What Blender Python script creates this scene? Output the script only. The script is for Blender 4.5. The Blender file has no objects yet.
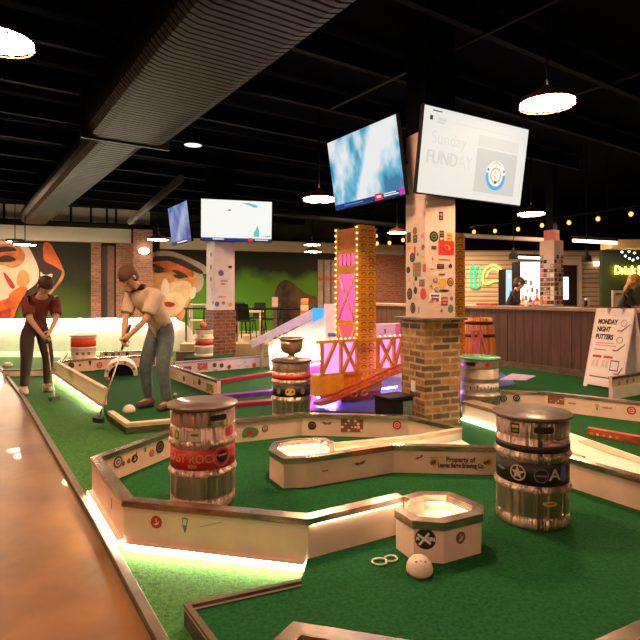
import bpy, bmesh, math, random
from mathutils import Vector, Matrix
random.seed(11)
R = math.radians
SC = bpy.context.scene
COL = SC.collection

# ---------------------------------------------------------------- camera model
F = 530.0          # focal length in pixels of the 640 px frame
H = 1.375          # eye height
CX, HY = 320.0, 294.0
P = 0.08           # playing surface
T = 0.28           # top of the course boards
U = Vector((-0.56, 0.828, 0.0)).normalized()     # long axis of the room
V = Vector((0.828, 0.56, 0.0)).normalized()      # across the room
UP = Vector((0, 0, 1))

def at_z(px, py, z):
    Y = (H - z) * F / (py - HY)
    return Vector(((px - CX) * Y / F, Y, z))
def at_y(px, py, Y):
    return Vector(((px - CX) * Y / F, Y, H + (HY - py) * Y / F))
def on_plane(px, py, p, n):
    d = Vector(((px - CX) / F, 1.0, (HY - py) / F))
    o = Vector((0, 0, H))
    return o + d * ((p - o).dot(n) / d.dot(n))
def v2(v): return Vector((v[0], v[1]))

# ---------------------------------------------------------------- materials
MATS = {}
def nodes_of(m):
    m.use_nodes = True
    nt = m.node_tree
    return nt, nt.nodes, nt.links, nt.nodes['Principled BSDF']
def mat(name, col, rough=0.6, metal=0.0, var=0.12, scale=9.0, bump=0.0, emit=0.0, ecol=None, coat=0.0, spec=0.5, stretch=None):
    if name in MATS: return MATS[name]
    m = bpy.data.materials.new(name)
    nt, N, L, b = nodes_of(m)
    c = (*col, 1.0)
    b.inputs['Base Color'].default_value = c
    b.inputs['Roughness'].default_value = rough
    b.inputs['Metallic'].default_value = metal
    b.inputs['Coat Weight'].default_value = coat
    b.inputs['Specular IOR Level'].default_value = spec
    if var or bump:
        tc = N.new('ShaderNodeTexCoord')
        nz = N.new('ShaderNodeTexNoise'); nz.inputs['Scale'].default_value = scale
        nz.inputs['Detail'].default_value = 5.0; nz.inputs['Roughness'].default_value = 0.6
        src = tc.outputs['Object']
        if stretch:
            mp = N.new('ShaderNodeMapping'); mp.inputs['Scale'].default_value = stretch
            L.new(src, mp.inputs['Vector']); src = mp.outputs['Vector']
        L.new(src, nz.inputs['Vector'])
        if var:
            rp = N.new('ShaderNodeValToRGB')
            rp.color_ramp.elements[0].position = 0.3; rp.color_ramp.elements[1].position = 0.7
            rp.color_ramp.elements[0].color = (*[max(0, x * (1 - var * 1.6)) for x in col], 1)
            rp.color_ramp.elements[1].color = (*[min(1, x * (1 + var)) for x in col], 1)
            L.new(nz.outputs['Fac'], rp.inputs['Fac']); L.new(rp.outputs['Color'], b.inputs['Base Color'])
        if bump:
            bp = N.new('ShaderNodeBump'); bp.inputs['Strength'].default_value = bump; bp.inputs['Distance'].default_value = 0.01
            L.new(nz.outputs['Fac'], bp.inputs['Height']); L.new(bp.outputs['Normal'], b.inputs['Normal'])
    if emit:
        b.inputs['Emission Color'].default_value = (*(ecol or col), 1)
        b.inputs['Emission Strength'].default_value = emit
    MATS[name] = m
    return m
def brick_mat(name, c1, c2, mortar, bw=0.21, bh=0.068, ms=0.011, bump=0.5, third=None):
    m = bpy.data.materials.new(name); MATS[name] = m
    nt, N, L, b = nodes_of(m)
    uv = N.new('ShaderNodeUVMap')
    br = N.new('ShaderNodeTexBrick')
    br.inputs['Scale'].default_value = 1.0
    br.inputs['Color1'].default_value = (*c1, 1); br.inputs['Color2'].default_value = (*c2, 1)
    br.inputs['Mortar'].default_value = (*mortar, 1)
    br.inputs['Brick Width'].default_value = bw; br.inputs['Row Height'].default_value = bh
    br.inputs['Mortar Size'].default_value = ms; br.inputs['Mortar Smooth'].default_value = 0.15
    br.inputs['Bias'].default_value = -0.1
    L.new(uv.outputs['UV'], br.inputs['Vector'])
    nz = N.new('ShaderNodeTexNoise'); nz.inputs['Scale'].default_value = 14; nz.inputs['Detail'].default_value = 6
    L.new(uv.outputs['UV'], nz.inputs['Vector'])
    mx = N.new('ShaderNodeMix'); mx.data_type = 'RGBA'; mx.blend_type = 'OVERLAY'; mx.inputs['Factor'].default_value = 0.75
    L.new(br.outputs['Color'], mx.inputs['A']); L.new(nz.outputs['Fac'], mx.inputs['B'])
    L.new(mx.outputs['Result'], b.inputs['Base Color'])
    b.inputs['Roughness'].default_value = 0.75
    bp = N.new('ShaderNodeBump'); bp.inputs['Strength'].default_value = bump; bp.inputs['Distance'].default_value = 0.01
    bp.invert = True
    L.new(br.outputs['Fac'], bp.inputs['Height']); L.new(bp.outputs['Normal'], b.inputs['Normal'])
    return m
def stripe_mat(name, col_a, col_b, pitch, axis='u', rough=0.5, metal=0.0, bump=0.4, duty=0.5, noise=0.2):
    """regular bands across the UV u or v axis (slats, siding, corrugation)"""
    m = bpy.data.materials.new(name); MATS[name] = m
    nt, N, L, b = nodes_of(m)
    uv = N.new('ShaderNodeUVMap'); sp = N.new('ShaderNodeSeparateXYZ'); L.new(uv.outputs['UV'], sp.inputs[0])
    mo = N.new('ShaderNodeMath'); mo.operation = 'PINGPONG'; mo.inputs[1].default_value = pitch / 2
    L.new(sp.outputs['X' if axis == 'u' else 'Y'], mo.inputs[0])
    dv = N.new('ShaderNodeMath'); dv.operation = 'DIVIDE'; dv.inputs[1].default_value = pitch / 2
    L.new(mo.outputs[0], dv.inputs[0])
    rp = N.new('ShaderNodeValToRGB')
    rp.color_ramp.elements[0].position = max(0.0, duty - 0.12); rp.color_ramp.elements[1].position = min(1.0, duty + 0.12)
    rp.color_ramp.elements[0].color = (*col_a, 1); rp.color_ramp.elements[1].color = (*col_b, 1)
    L.new(dv.outputs[0], rp.inputs['Fac'])
    nz = N.new('ShaderNodeTexNoise'); nz.inputs['Scale'].default_value = 3.0; nz.inputs['Detail'].default_value = 5
    mp = N.new('ShaderNodeMapping'); mp.inputs['Scale'].default_value = (6, 0.6, 1) if axis == 'u' else (0.6, 6, 1)
    L.new(uv.outputs['UV'], mp.inputs['Vector']); L.new(mp.outputs['Vector'], nz.inputs['Vector'])
    mx = N.new('ShaderNodeMix'); mx.data_type = 'RGBA'; mx.blend_type = 'OVERLAY'; mx.inputs['Factor'].default_value = noise * 3
    L.new(rp.outputs['Color'], mx.inputs['A']); L.new(nz.outputs['Fac'], mx.inputs['B'])
    L.new(mx.outputs['Result'], b.inputs['Base Color'])
    b.inputs['Roughness'].default_value = rough; b.inputs['Metallic'].default_value = metal
    if bump:
        bp = N.new('ShaderNodeBump'); bp.inputs['Strength'].default_value = bump; bp.inputs['Distance'].default_value = 0.02
        L.new(dv.outputs[0], bp.inputs['Height']); L.new(bp.outputs['Normal'], b.inputs['Normal'])
    return m
def emis(name, col, s):
    if name in MATS: return MATS[name]
    m = bpy.data.materials.new(name); MATS[name] = m
    nt, N, L, b = nodes_of(m)
    b.inputs['Base Color'].default_value = (*[c * 0.03 for c in col], 1)
    b.inputs['Emission Color'].default_value = (*col, 1); b.inputs['Emission Strength'].default_value = s
    b.inputs['Roughness'].default_value = 0.6; b.inputs['Specular IOR Level'].default_value = 0.1
    return m

# ---------------------------------------------------------------- mesh builder
class MB:
    def __init__(s): s.v = []; s.f = []; s.m = []; s.s = []
    def add(s, verts, faces, mi=0, smooth=False):
        o = len(s.v)
        s.v += [Vector(v) for v in verts]
        for f in faces:
            s.f.append([o + i for i in f]); s.m.append(mi); s.s.append(smooth)
        return s
    def box(s, c, size, ax=None, mi=0):
        """box centred at c; ax = (x, y, z) axes"""
        c = Vector(c); X, Y, Z = ax or (Vector((1, 0, 0)), Vector((0, 1, 0)), UP)
        hx, hy, hz = [q / 2 for q in size]
        vs = [c + X * (a * hx) + Y * (b * hy) + Z * (d * hz) for a in (-1, 1) for b in (-1, 1) for d in (-1, 1)]
        return s.add(vs, [(0, 1, 3, 2), (4, 6, 7, 5), (0, 4, 5, 1), (2, 3, 7, 6), (0, 2, 6, 4), (1, 5, 7, 3)], mi)
    def ext(s, poly, vec, mi=0):
        """3-D polygon extruded by vec"""
        n = len(poly); vec = Vector(vec)
        vs = [Vector(p) for p in poly] + [Vector(p) + vec for p in poly]
        fs = [tuple(range(n)), tuple(range(2 * n - 1, n - 1, -1))] + [(i, (i + 1) % n, n + (i + 1) % n, n + i) for i in range(n)]
        return s.add(vs, fs, mi)
    def prism(s, poly, z0, z1, mi=0):
        return s.ext([Vector((p[0], p[1], z0)) for p in poly], (0, 0, z1 - z0), mi)
    def tube(s, path, r, n=8, mi=0, smooth=True, cap=True):
        path = [Vector(p) for p in path]
        rs = r if isinstance(r, (list, tuple)) else [r] * len(path)
        vs, fs = [], []
        prev = None
        for i, p in enumerate(path):
            a = path[max(0, i - 1)]; b = path[min(len(path) - 1, i + 1)]
            d = (b - a)
            d = d.normalized() if d.length > 1e-9 else Vector((0, 0, 1))
            if prev is None:
                ref = UP if abs(d.z) < 0.9 else Vector((1, 0, 0))
                x = d.cross(ref).normalized()
            else:
                x = (prev - d * prev.dot(d)).normalized()
            prev = x; y = d.cross(x)
            for k in range(n):
                t = 2 * math.pi * k / n
                vs.append(p + (x * math.cos(t) + y * math.sin(t)) * rs[i])
        for i in range(len(path) - 1):
            for k in range(n):
                fs.append((i * n + k, i * n + (k + 1) % n, (i + 1) * n + (k + 1) % n, (i + 1) * n + k))
        s.add(vs, fs, mi, smooth)
        if cap:
            o = len(s.v) - len(vs)
            s.f.append([o + k for k in range(n)]); s.m.append(mi); s.s.append(False)
            s.f.append([o + (len(path) - 1) * n + k for k in range(n - 1, -1, -1)]); s.m.append(mi); s.s.append(False)
        return s
    def lathe(s, prof, c=(0, 0, 0), n=40, mi=0, smooth=True, closed=True, ax=None, arc=None):
        c = Vector(c); X, Y, Z = ax or (Vector((1, 0, 0)), Vector((0, 1, 0)), UP)
        vs, fs = [], []
        a0, a1 = arc or (0, 2 * math.pi)
        full = arc is None
        m = n if full else n + 1
        for r, z in prof:
            for k in range(m):
                t = a0 + (a1 - a0) * k / n
                vs.append(c + (X * math.cos(t) + Y * math.sin(t)) * r + Z * z)
        for i in range(len(prof) - 1):
            for k in range(n):
                k2 = (k + 1) % m if full else k + 1
                fs.append((i * m + k, i * m + k2, (i + 1) * m + k2, (i + 1) * m + k))
        s.add(vs, fs, mi, smooth)
        if closed and full:
            o = len(s.v) - len(vs)
            s.f.append([o + k for k in range(n - 1, -1, -1)]); s.m.append(mi); s.s.append(False)
            s.f.append([o + (len(prof) - 1) * m + k for k in range(n)]); s.m.append(mi); s.s.append(False)
        return s
    def ball(s, c, r, n=16, m=10, mi=0, sc=(1, 1, 1), ax=None, z0=-1.0):
        c = Vector(c); X, Y, Z = ax or (Vector((1, 0, 0)), Vector((0, 1, 0)), UP)
        prof = []
        a0 = math.asin(max(-1, z0))
        for i in range(m + 1):
            t = a0 + (math.pi / 2 - a0) * i / m
            prof.append((max(1e-4, math.cos(t) * r), math.sin(t) * r))
        vs, fs = [], []
        for q, z in prof:
            for k in range(n):
                t = 2 * math.pi * k / n
                vs.append(c + X * (math.cos(t) * q * sc[0]) + Y * (math.sin(t) * q * sc[1]) + Z * (z * sc[2]))
        for i in range(m):
            for k in range(n):
                fs.append((i * n + k, i * n + (k + 1) % n, (i + 1) * n + (k + 1) % n, (i + 1) * n + k))
        fs.append(tuple(range(n - 1, -1, -1))); fs.append(tuple(m * n + k for k in range(n)))
        return s.add(vs, fs, mi, True)
    def build(s, name, mats, parent=None, bevel=0.0):
        if not isinstance(mats, (list, tuple)): mats = [mats]
        off = wloc(parent) if parent else Vector()
        me = bpy.data.meshes.new(name)
        me.from_pydata([v - off for v in s.v], [], s.f)
        for mt in mats: me.materials.append(mt)
        for i, p in enumerate(me.polygons):
            p.material_index = s.m[i]; p.use_smooth = s.s[i]
        bm = bmesh.new(); bm.from_mesh(me)
        bmesh.ops.recalc_face_normals(bm, faces=bm.faces)
        uvl = bm.loops.layers.uv.new('UVMap')
        for f in bm.faces:
            n = f.normal
            for l in f.loops:
                co = l.vert.co + off
                if abs(n.z) > 0.75: l[uvl].uv = (co.x, co.y)
                else:
                    t = UP.cross(n)
                    t = t.normalized() if t.length > 1e-6 else Vector((1, 0, 0))
                    l[uvl].uv = (co.dot(t), co.z)
        bm.to_mesh(me); bm.free()
        o = bpy.data.objects.new(name, me); COL.objects.link(o)
        if parent: o.parent = parent
        if bevel:
            bv = o.modifiers.new('bevel', 'BEVEL'); bv.width = bevel; bv.segments = 2; bv.limit_method = 'ANGLE'
        return o
def wloc(o):
    l = Vector()
    while o is not None:
        l += o.location; o = o.parent
    return l
def thing(name, label, cat, loc=(0, 0, 0), group=None):
    o = bpy.data.objects.new(name, None); COL.objects.link(o)
    o.empty_display_size = 0.1
    o.location = Vector(loc); o['label'] = label; o['category'] = cat
    if group: o['group'] = group
    return o
def tag(o, label, cat, group=None):
    o['label'] = label; o['category'] = cat
    if group: o['group'] = group
    return o
def struct(o):
    o['kind'] = 'structure'; return o
def dup(root, loc, rz=None, label=None, group=None, scale=None):
    c = root.copy(); COL.objects.link(c); c.location = Vector(loc)
    if rz is not None: c.rotation_euler = (0, 0, rz)
    if scale: c.scale = (scale,) * 3
    if label: c['label'] = label
    if group: c['group'] = group
    def rec(src, dst):
        for ch in list(src.children):
            k = ch.copy(); COL.objects.link(k); k.parent = dst; rec(ch, k)
    rec(root, c)
    return c

def text_mesh(name, body, h, origin, right, up, m, parent=None, ext=0.001, align='CENTER', bend=None, sx=1.0, bold=0.0):
    """lettering lying in the plane of right/up; bend = (axis point, radius) wraps it on an upright cylinder"""
    cu = bpy.data.curves.new(name, 'FONT'); cu.body = body; cu.size = h / 0.70
    cu.align_x = align; cu.align_y = 'CENTER'; cu.extrude = ext; cu.resolution_u = 3; cu.offset = bold
    tmp = bpy.data.objects.new('tmp', cu); COL.objects.link(tmp)
    dg = bpy.context.evaluated_depsgraph_get()
    me = bpy.data.meshes.new_from_object(tmp.evaluated_get(dg))
    bpy.data.objects.remove(tmp); bpy.data.curves.remove(cu)
    right = Vector(right).normalized(); up = Vector(up).normalized(); n = right.cross(up)
    origin = Vector(origin); off = wloc(parent) if parent else Vector()
    for v in me.vertices:
        x, y, z = v.co.x * sx, v.co.y, v.co.z
        if bend:
            c, r = bend
            a0 = math.atan2(origin.y - c[1], origin.x - c[0])
            a = a0 + x / r
            rr = r + z
            w = Vector((c[0] + math.cos(a) * rr, c[1] + math.sin(a) * rr, origin.z + y))
        else:
            w = origin + right * x + up * y + n * z
        v.co = w - off
    me.materials.clear(); me.materials.append(m); me.name = name
    o = bpy.data.objects.new(name, me); COL.objects.link(o)
    if parent: o.parent = parent
    return o

# ---------------------------------------------------------------- palette
M_concrete = mat('polished_concrete', (0.200, 0.088, 0.025), 0.36, var=0.34, scale=1.6, bump=0.02, coat=0.15)
M_turf = mat('green_turf', (0.008, 0.088, 0.021), 0.9, var=0.30, scale=60, bump=0.55, spec=0.15)
M_turf_base = mat('base_turf', (0.040, 0.145, 0.030), 0.9, var=0.30, scale=50, bump=0.7, spec=0.15)
M_blue = mat('blue_water_paint', (0.08, 0.11, 0.52), 0.35, var=0.35, scale=3)
M_board = mat('cream_board', (0.90, 0.62, 0.49), 0.45, var=0.07, scale=5)
M_white = mat('white_board', (0.84, 0.80, 0.70), 0.5, var=0.05, scale=5)
M_cap = mat('brushed_edge_metal', (0.52, 0.42, 0.37), 0.24, metal=0.9, var=0.38, scale=6, stretch=(1, 1, 5))
M_capo = mat('orange_edge_tape', (0.75, 0.24, 0.12), 0.4, metal=0.3, var=0.15)
M_darkwood = mat('dark_border_board', (0.12, 0.085, 0.06), 0.5, var=0.3, scale=7)
M_paleboard = mat('pale_pine_curb', (0.72, 0.55, 0.38), 0.5, var=0.15, scale=7)
M_steel = mat('keg_steel', (0.70, 0.49, 0.40), 0.36, metal=1.0, var=0.10, scale=5)
def brushed(m, amt=0.95):
    nt = m.node_tree; b = nt.nodes['Principled BSDF']
    tg = nt.nodes.new('ShaderNodeTangent'); tg.direction_type = 'RADIAL'; tg.axis = 'Z'
    nt.links.new(tg.outputs[0], b.inputs['Tangent'])
    tc = nt.nodes.new('ShaderNodeTexCoord'); mp = nt.nodes.new('ShaderNodeMapping'); mp.inputs['Scale'].default_value = (9, 9, 0.35)
    nz = nt.nodes.new('ShaderNodeTexNoise'); nz.inputs['Scale'].default_value = 2.2; nz.inputs['Detail'].default_value = 3
    bp = nt.nodes.new('ShaderNodeBump'); bp.inputs['Strength'].default_value = 0.9; bp.inputs['Distance'].default_value = 0.05
    nt.links.new(tc.outputs['Object'], mp.inputs[0]); nt.links.new(mp.outputs[0], nz.inputs['Vector']); nt.links.new(nz.outputs['Fac'], bp.inputs['Height']); nt.links.new(bp.outputs[0], b.inputs['Normal'])
    b.inputs['Anisotropic'].default_value = amt; b.inputs['Anisotropic Rotation'].default_value = 0.25
brushed(M_steel)
M_darksteel = mat('dark_recess', (0.012, 0.010, 0.010), 0.6, var=0.1)
M_lid = mat('dark_wood_lid', (0.105, 0.068, 0.056), 0.38, var=0.3, scale=5, coat=0.1)
M_black = mat('matte_black', (0.007, 0.007, 0.008), 0.75, var=0.2, spec=0.2)
M_ceil = mat('black_ceiling_paint', (0.0025, 0.003, 0.004), 0.9, var=0.3, scale=2, spec=0.05)
M_joist = mat('black_steel_joist', (0.0022, 0.0030, 0.0045), 0.7, var=0.3, scale=4, spec=0.12)
M_pipe = mat('grey_black_pipe', (0.010, 0.013, 0.016), 0.6, var=0.2, spec=0.2)
M_red = mat('red_print', (0.62, 0.025, 0.02), 0.45, var=0.1)
M_inkblack = mat('black_print', (0.014, 0.013, 0.014), 0.5, var=0.1)
M_inkgrey = mat('grey_print', (0.20, 0.17, 0.15), 0.5, var=0.1)
M_inkwhite = mat('white_print', (0.78, 0.74, 0.68), 0.5, var=0.05)
M_inkyellow = mat('yellow_print', (0.75, 0.42, 0.06), 0.5, var=0.1)
M_inkgreen = mat('green_print', (0.10, 0.28, 0.10), 0.5, var=0.1)
M_inkblue = mat('blue_print', (0.10, 0.12, 0.40), 0.5, var=0.1)
M_inkbrown = mat('brown_print', (0.22, 0.10, 0.05), 0.5, var=0.1)
M_inkpink = mat('pink_print', (0.75, 0.20, 0.28), 0.5, var=0.1)
M_yellow = mat('yellow_orange_paint', (0.90, 0.42, 0.03), 0.42, var=0.10)
M_orange = mat('burnt_orange_paint', (0.75, 0.22, 0.02), 0.5, var=0.15)
M_ramp = mat('red_orange_paint', (0.55, 0.10, 0.03), 0.5, var=0.15)
M_pole = mat('pinkish_white_paint', (0.66, 0.50, 0.45), 0.45, var=0.05)
M_brick_near = brick_mat('column_brick', (0.11, 0.055, 0.028), (0.55, 0.23, 0.07), (0.40, 0.32, 0.20))
M_brick_dark = brick_mat('dark_red_brick', (0.13, 0.035, 0.028), (0.24, 0.07, 0.045), (0.24, 0.15, 0.12))
M_brick_wall = brick_mat('wall_brick', (0.30, 0.10, 0.065), (0.42, 0.17, 0.11), (0.34, 0.22, 0.17))
M_bar = stripe_mat('bar_slats', (0.045, 0.020, 0.016), (0.102, 0.046, 0.036), 0.17, 'u', 0.42, 0, 0.2, 0.10, 0.28)
M_siding = stripe_mat('shutter_siding', (0.22, 0.16, 0.10), (0.62, 0.50, 0.36), 0.13, 'v', 0.55, 0, 0.4, 0.2, 0.08)
M_duct = stripe_mat('duct_metal', (0.020, 0.018, 0.017), (0.060, 0.054, 0.050), 0.055, 'u', 0.45, 0.6, 0.5, 0.35, 0.05)
M_led = emis('led_warm', (1.0, 0.88, 0.58), 85.0)
M_led_soft = emis('led_warm_soft', (1.0, 0.84, 0.52), 7.0)
M_led_hid = emis('led_under_edge', (1.0, 0.84, 0.52), 26.0)
M_lampglow = emis('lamp_glow', (1.0, 0.62, 0.34), 150.0)
M_lampglow_far = emis('lamp_glow_far', (1.0, 0.70, 0.43), 60.0)
M_bulb = emis('bulb_warm', (1.0, 0.42, 0.09), 1.7)
M_stud = emis('stud_bulb', (1.0, 0.62, 0.26), 2.2)
M_dome = mat('bronze_dome', (0.20, 0.075, 0.045), 0.35, metal=0.7, var=0.2)
M_pink_glow = emis('pink_backlight', (1.0, 0.14, 0.42), 0.85)
M_red_glow = emis('red_backlight', (1.0, 0.10, 0.12), 0.85)
M_skin = mat('skin', (0.60, 0.33, 0.22), 0.5, var=0.06)
# ================================================================ camera, world
cam = bpy.data.cameras.new('camera'); cam.sensor_width = 36.0; cam.lens = F / 640 * 36.0
cam.shift_y = -(320 - HY) / 640.0; cam.clip_start = 0.05; cam.clip_end = 100
camo = bpy.data.objects.new('camera', cam); COL.objects.link(camo)
camo.location = (0, 0, H); camo.rotation_euler = (R(90), 0, 0)
SC.camera = camo
w = bpy.data.worlds.new('dim_room'); SC.world = w; w.use_nodes = True
w.node_tree.nodes['Background'].inputs[0].default_value = (1.0, 0.60, 0.38, 1)
w.node_tree.nodes['Background'].inputs[1].default_value = 0.03
SC.view_settings.view_transform = 'Standard'; SC.view_settings.look = 'None'
SC.view_settings.gamma = 1.0; SC.view_settings.use_curve_mapping = False
SC.view_settings.exposure = 0.42

# ================================================================ setting
CEIL = 4.1
b = MB(); b.prism([(-14, -2), (12, -2), (12, 24), (-14, 24)], -0.06, 0.0)
struct(b.build('floor', M_concrete))
# strip of base turf right of the walkway edge
e0, e1, e2, e3 = [v2(at_z(*q, 0.0)) for q in ((178, 690), (92, 524), (22, 400), (-6, 362))]
far = e3 + v2(-U) * -5.0
b = MB(); b.prism([e0, (3, 1.2), (9.0, 1.2), (9.0, 5.0), (3.0, 17), (-8.5, 17), far, e3, e2, e1], 0.0, 0.012)
struct(b.build('turf_floor', M_turf_base))
# black edge board between walkway and turf
def offset_poly(pts, d):
    """polyline offset to the left of its direction by d"""
    out = []
    n = len(pts)
    for i in range(n):
        p = Vector(pts[i])
        ds = []
        if i > 0: ds.append((Vector(pts[i]) - Vector(pts[i - 1])).normalized())
        if i < n - 1: ds.append((Vector(pts[i + 1]) - Vector(pts[i])).normalized())
        ns = [Vector((-q.y, q.x)) for q in ds]
        if len(ns) == 1: out.append(p + ns[0] * d)
        else:
            m = (ns[0] + ns[1]).normalized()
            k = max(0.35, m.dot(ns[0]))
            out.append(p + m * (d / k))
    return out
line = [e0, e1, e2, e3, far]
ins = offset_poly(line, -0.045)
b = MB()
for i in range(4): b.prism([line[i], line[i + 1], ins[i + 1], ins[i]], 0.0, 0.035)
struct(b.build('trim_1', M_darkwood, bevel=0.004))

# raised playing surface
def z0(px, py, z=P): return v2(at_z(px, py, z))
A_tail, A_b2, A_b1, A_k = z0(462, 427, T), z0(410, 415, T), z0(301, 412.5, T), z0(189, 423, T)
A0, A1, A2, A3 = z0(92, 457, T), z0(124, 500, T), z0(308, 518, T), z0(403, 496, T)
Bc, Bl, Br = z0(184, 602, 0.11), z0(212, 640, 0.11), z0(300, 577, 0.11)
Bl2 = Bc + (Bl - Bc) * 1.6
D0, D1 = z0(55, 361, T), z0(103, 388, T)
Dc0, Dc1, Dc2 = z0(108, 411, 0.12), z0(126, 423.5, 0.12), z0(200, 417, 0.12)
bar0 = v2(at_z(502, 366, P))
bar_far = bar0 + v2(U) * 4.6
bar_near = bar0 - v2(U) * 6.0
E1 = z0(172, 354, T)
poly = [Bl2, Bc, Br, A2 + Vector((0.0, 0.02)), A1 + Vector((0.02, 0.03)), A0 + Vector((0.03, 0.0)), A_k + Vector((0.02, -0.02)), Dc2, Dc1, Dc0, D1, D0, E1, (-1.6, 11.0), bar_far, bar_near, (6.8, 0.6), (0.6, 0.6)]
b = MB(); b.prism(poly, 0.012, P)
struct(b.build('turf_floor', M_turf))
# blue painted water under the bridge
poly = [z0(302, 411), z0(402, 413), z0(440, 410), z0(490, 389), z0(516, 384), z0(502, 373), z0(440, 375), z0(300, 366), z0(277, 380), z0(277, 400)]
b = MB(); b.prism(poly, P, P + 0.006)
struct(b.build('water_floor', M_blue))
# ceiling
b = MB(); b.prism([(-14, -2), (12, -2), (12, 26), (-14, 26)], CEIL, CEIL + 0.1)
struct(b.build('ceiling', M_ceil))

# back wall
BP = at_y(0, 294, 16.0); BP.z = 0
bd = Vector((math.cos(R(18.6)), math.sin(R(18.6)), 0)); bn = Vector((bd.y, -bd.x, 0))
def bw(px, py, off=0.0): return on_plane(px, py, BP + bn * off, bn)
def bwx(px, off=0.0):
    p = bw(px, 294, off); return Vector((p.x, p.y, 0))
def wall_slab(name, pa, pb, z_0, z_1, th, m, n=bn):
    b = MB(); b.ext([(pa.x, pa.y, z_0), (pb.x, pb.y, z_0), (pb.x, pb.y, z_1), (pa.x, pa.y, z_1)], -n * th)
    return struct(b.build(name, m))
M_wallgreen = mat('dark_green_wall', (0.012, 0.022, 0.010), 0.8, var=0.5, scale=1.2)
M_plaster = mat('grey_plaster', (0.50, 0.44, 0.38), 0.7, var=0.08, scale=1.5)
M_soffit = mat('pale_soffit', (0.72, 0.64, 0.56), 0.6, var=0.05, scale=1.0)
wall_slab('wall_back', bwx(-90), bwx(372), 0, CEIL, 0.12, M_wallgreen)
# bright wall band above, seen between black bars
wall_slab('wall_back', bwx(-90, 0.02), bwx(150, 0.02), 3.62, CEIL, 0.02, M_plaster)
wall_slab('trim_2', bwx(-60, 0.30), bwx(131, 0.30), 3.0, 3.44, 0.30, M_soffit)
wall_slab('trim_2', bwx(160, 0.25), bwx(404, 0.25), 2.86, 3.22, 0.25, M_soffit)
for i, px in enumerate((4, 27, 71, 91, 107, 116)):
    p = bwx(px, 0.10)
    b = MB(); b.box((p.x, p.y, 3.78), (0.05, 0.05, 0.64)); struct(b.build('trim_3', M_black))
pa, pb = bwx(-60, 0.34), bwx(250, 0.34)
b = MB(); b.tube([(pa.x, pa.y, 3.57), (pb.x, pb.y, 3.50)], 0.07); struct(b.build('trim_3', M_black))
# brick part of the wall right of the tower and brick piers left
wall_slab('wall_brick', bwx(372), bwx(470), 0, 3.05, 0.12, M_brick_wall)
wall_slab('wall_brick', bwx(372), bwx(470), 3.05, CEIL, 0.12, M_ceil)
wall_slab('wall_brick', bwx(91, 0.18), bwx(101, 0.18), 0, 3.0, 0.18, M_brick_wall)
wall_slab('wall_brick', bwx(116, 0.18), bwx(135, 0.18), 0, 3.0, 0.18, M_brick_wall)
wall_slab('wall_brick', bwx(133, 0.55), bwx(152.5, 0.55), 0, 3.42, 0.55, M_brick_wall)
M_doordark = mat('dark_door', (0.03, 0.015, 0.015), 0.4, var=0.2)
M_doorframe = mat('brown_door_frame', (0.20, 0.09, 0.07), 0.4, var=0.2)
wall_slab('door_1', bwx(101, 0.05), bwx(116, 0.05), 0, 2.9, 0.04, M_doordark)
p = bwx(111, 0.16); b = MB(); b.box((p.x, p.y, 1.45), (0.20, 0.10, 2.9), (bd, bn, UP)); struct(b.build('trim_4', M_doorframe))
# pale panelled shutter between mural and tower
M_panelgrey = mat('grey_pink_panel', (0.36, 0.28, 0.27), 0.5, var=0.25, scale=3)
p0, p1 = bwx(318, 0.06), bwx(345, 0.06)
wall_slab('door_2', p0, p1, 0, 2.62, 0.05, M_panelgrey)
p0, p1 = bwx(318, 0.075), bwx(345, 0.075)
wall_slab('door_2', p0, p1, 1.88, 1.98, 0.012, M_red)
for px in (324, 331, 338):
    q = bwx(px, 0.07); b = MB(); b.box((q.x, q.y, 1.3), (0.05, 0.03, 2.6), (bd, bn, UP)); struct(b.build('trim_5', M_darkwood))
# wall at far right behind the bar
SW = Vector((0, 15.2, 0)); sn = Vector((0, -1, 0))
def sw(px, py, off=0.0): return on_plane(px, py, SW + sn * off, sn)
def swx(px, off=0.0):
    p = sw(px, 294, off); return Vector((p.x, p.y, 0))
wall_slab('wall_right', swx(463), swx(603), 0, 2.62, 0.12, M_siding, sn)
wall_slab('wall_right', swx(455), swx(720), 2.62, CEIL, 0.12, M_ceil, sn)
M_greenwall = mat('deep_green_panel', (0.02, 0.045, 0.018), 0.6, var=0.3, scale=2)
GW = Vector((0, 12.6, 0))
def gw(px, py, off=0.0): return on_plane(px, py, GW + sn * off, sn)
def gwx(px, off=0.0):
    p = gw(px, 294, off); return Vector((p.x, p.y, 0))
wall_slab('wall_green', gwx(602), gwx(740), 0, 2.42, 0.12, M_greenwall, sn)
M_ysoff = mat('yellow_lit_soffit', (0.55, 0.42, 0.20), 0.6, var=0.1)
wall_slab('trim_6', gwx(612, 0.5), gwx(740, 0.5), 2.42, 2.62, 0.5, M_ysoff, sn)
# door in the far right wall
wall_slab('door_3', swx(556, 0.05), swx(582, 0.05), 0, 2.36, 0.05, M_soffit, sn)
wall_slab('door_3', swx(559, 0.07), swx(577, 0.07), 0, 2.2, 0.03, M_doordark, sn)
M_coldwhite = emis('cold_white_glow', (0.80, 0.92, 1.0), 1.6)
wall_slab('window_1', swx(562.5, 0.09), swx(568.5, 0.09), 1.22, 1.86, 0.02, M_coldwhite, sn)
# far left side wall closing the walkway
a = bwx(-90); 
b = MB(); b.ext([(a.x, a.y, 0), (a.x - 0.2, 2, 0), (a.x - 0.2, 2, CEIL), (a.x, a.y, CEIL)], (-0.1, 0, 0)); struct(b.build('wall_left', M_wallgreen))

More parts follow.
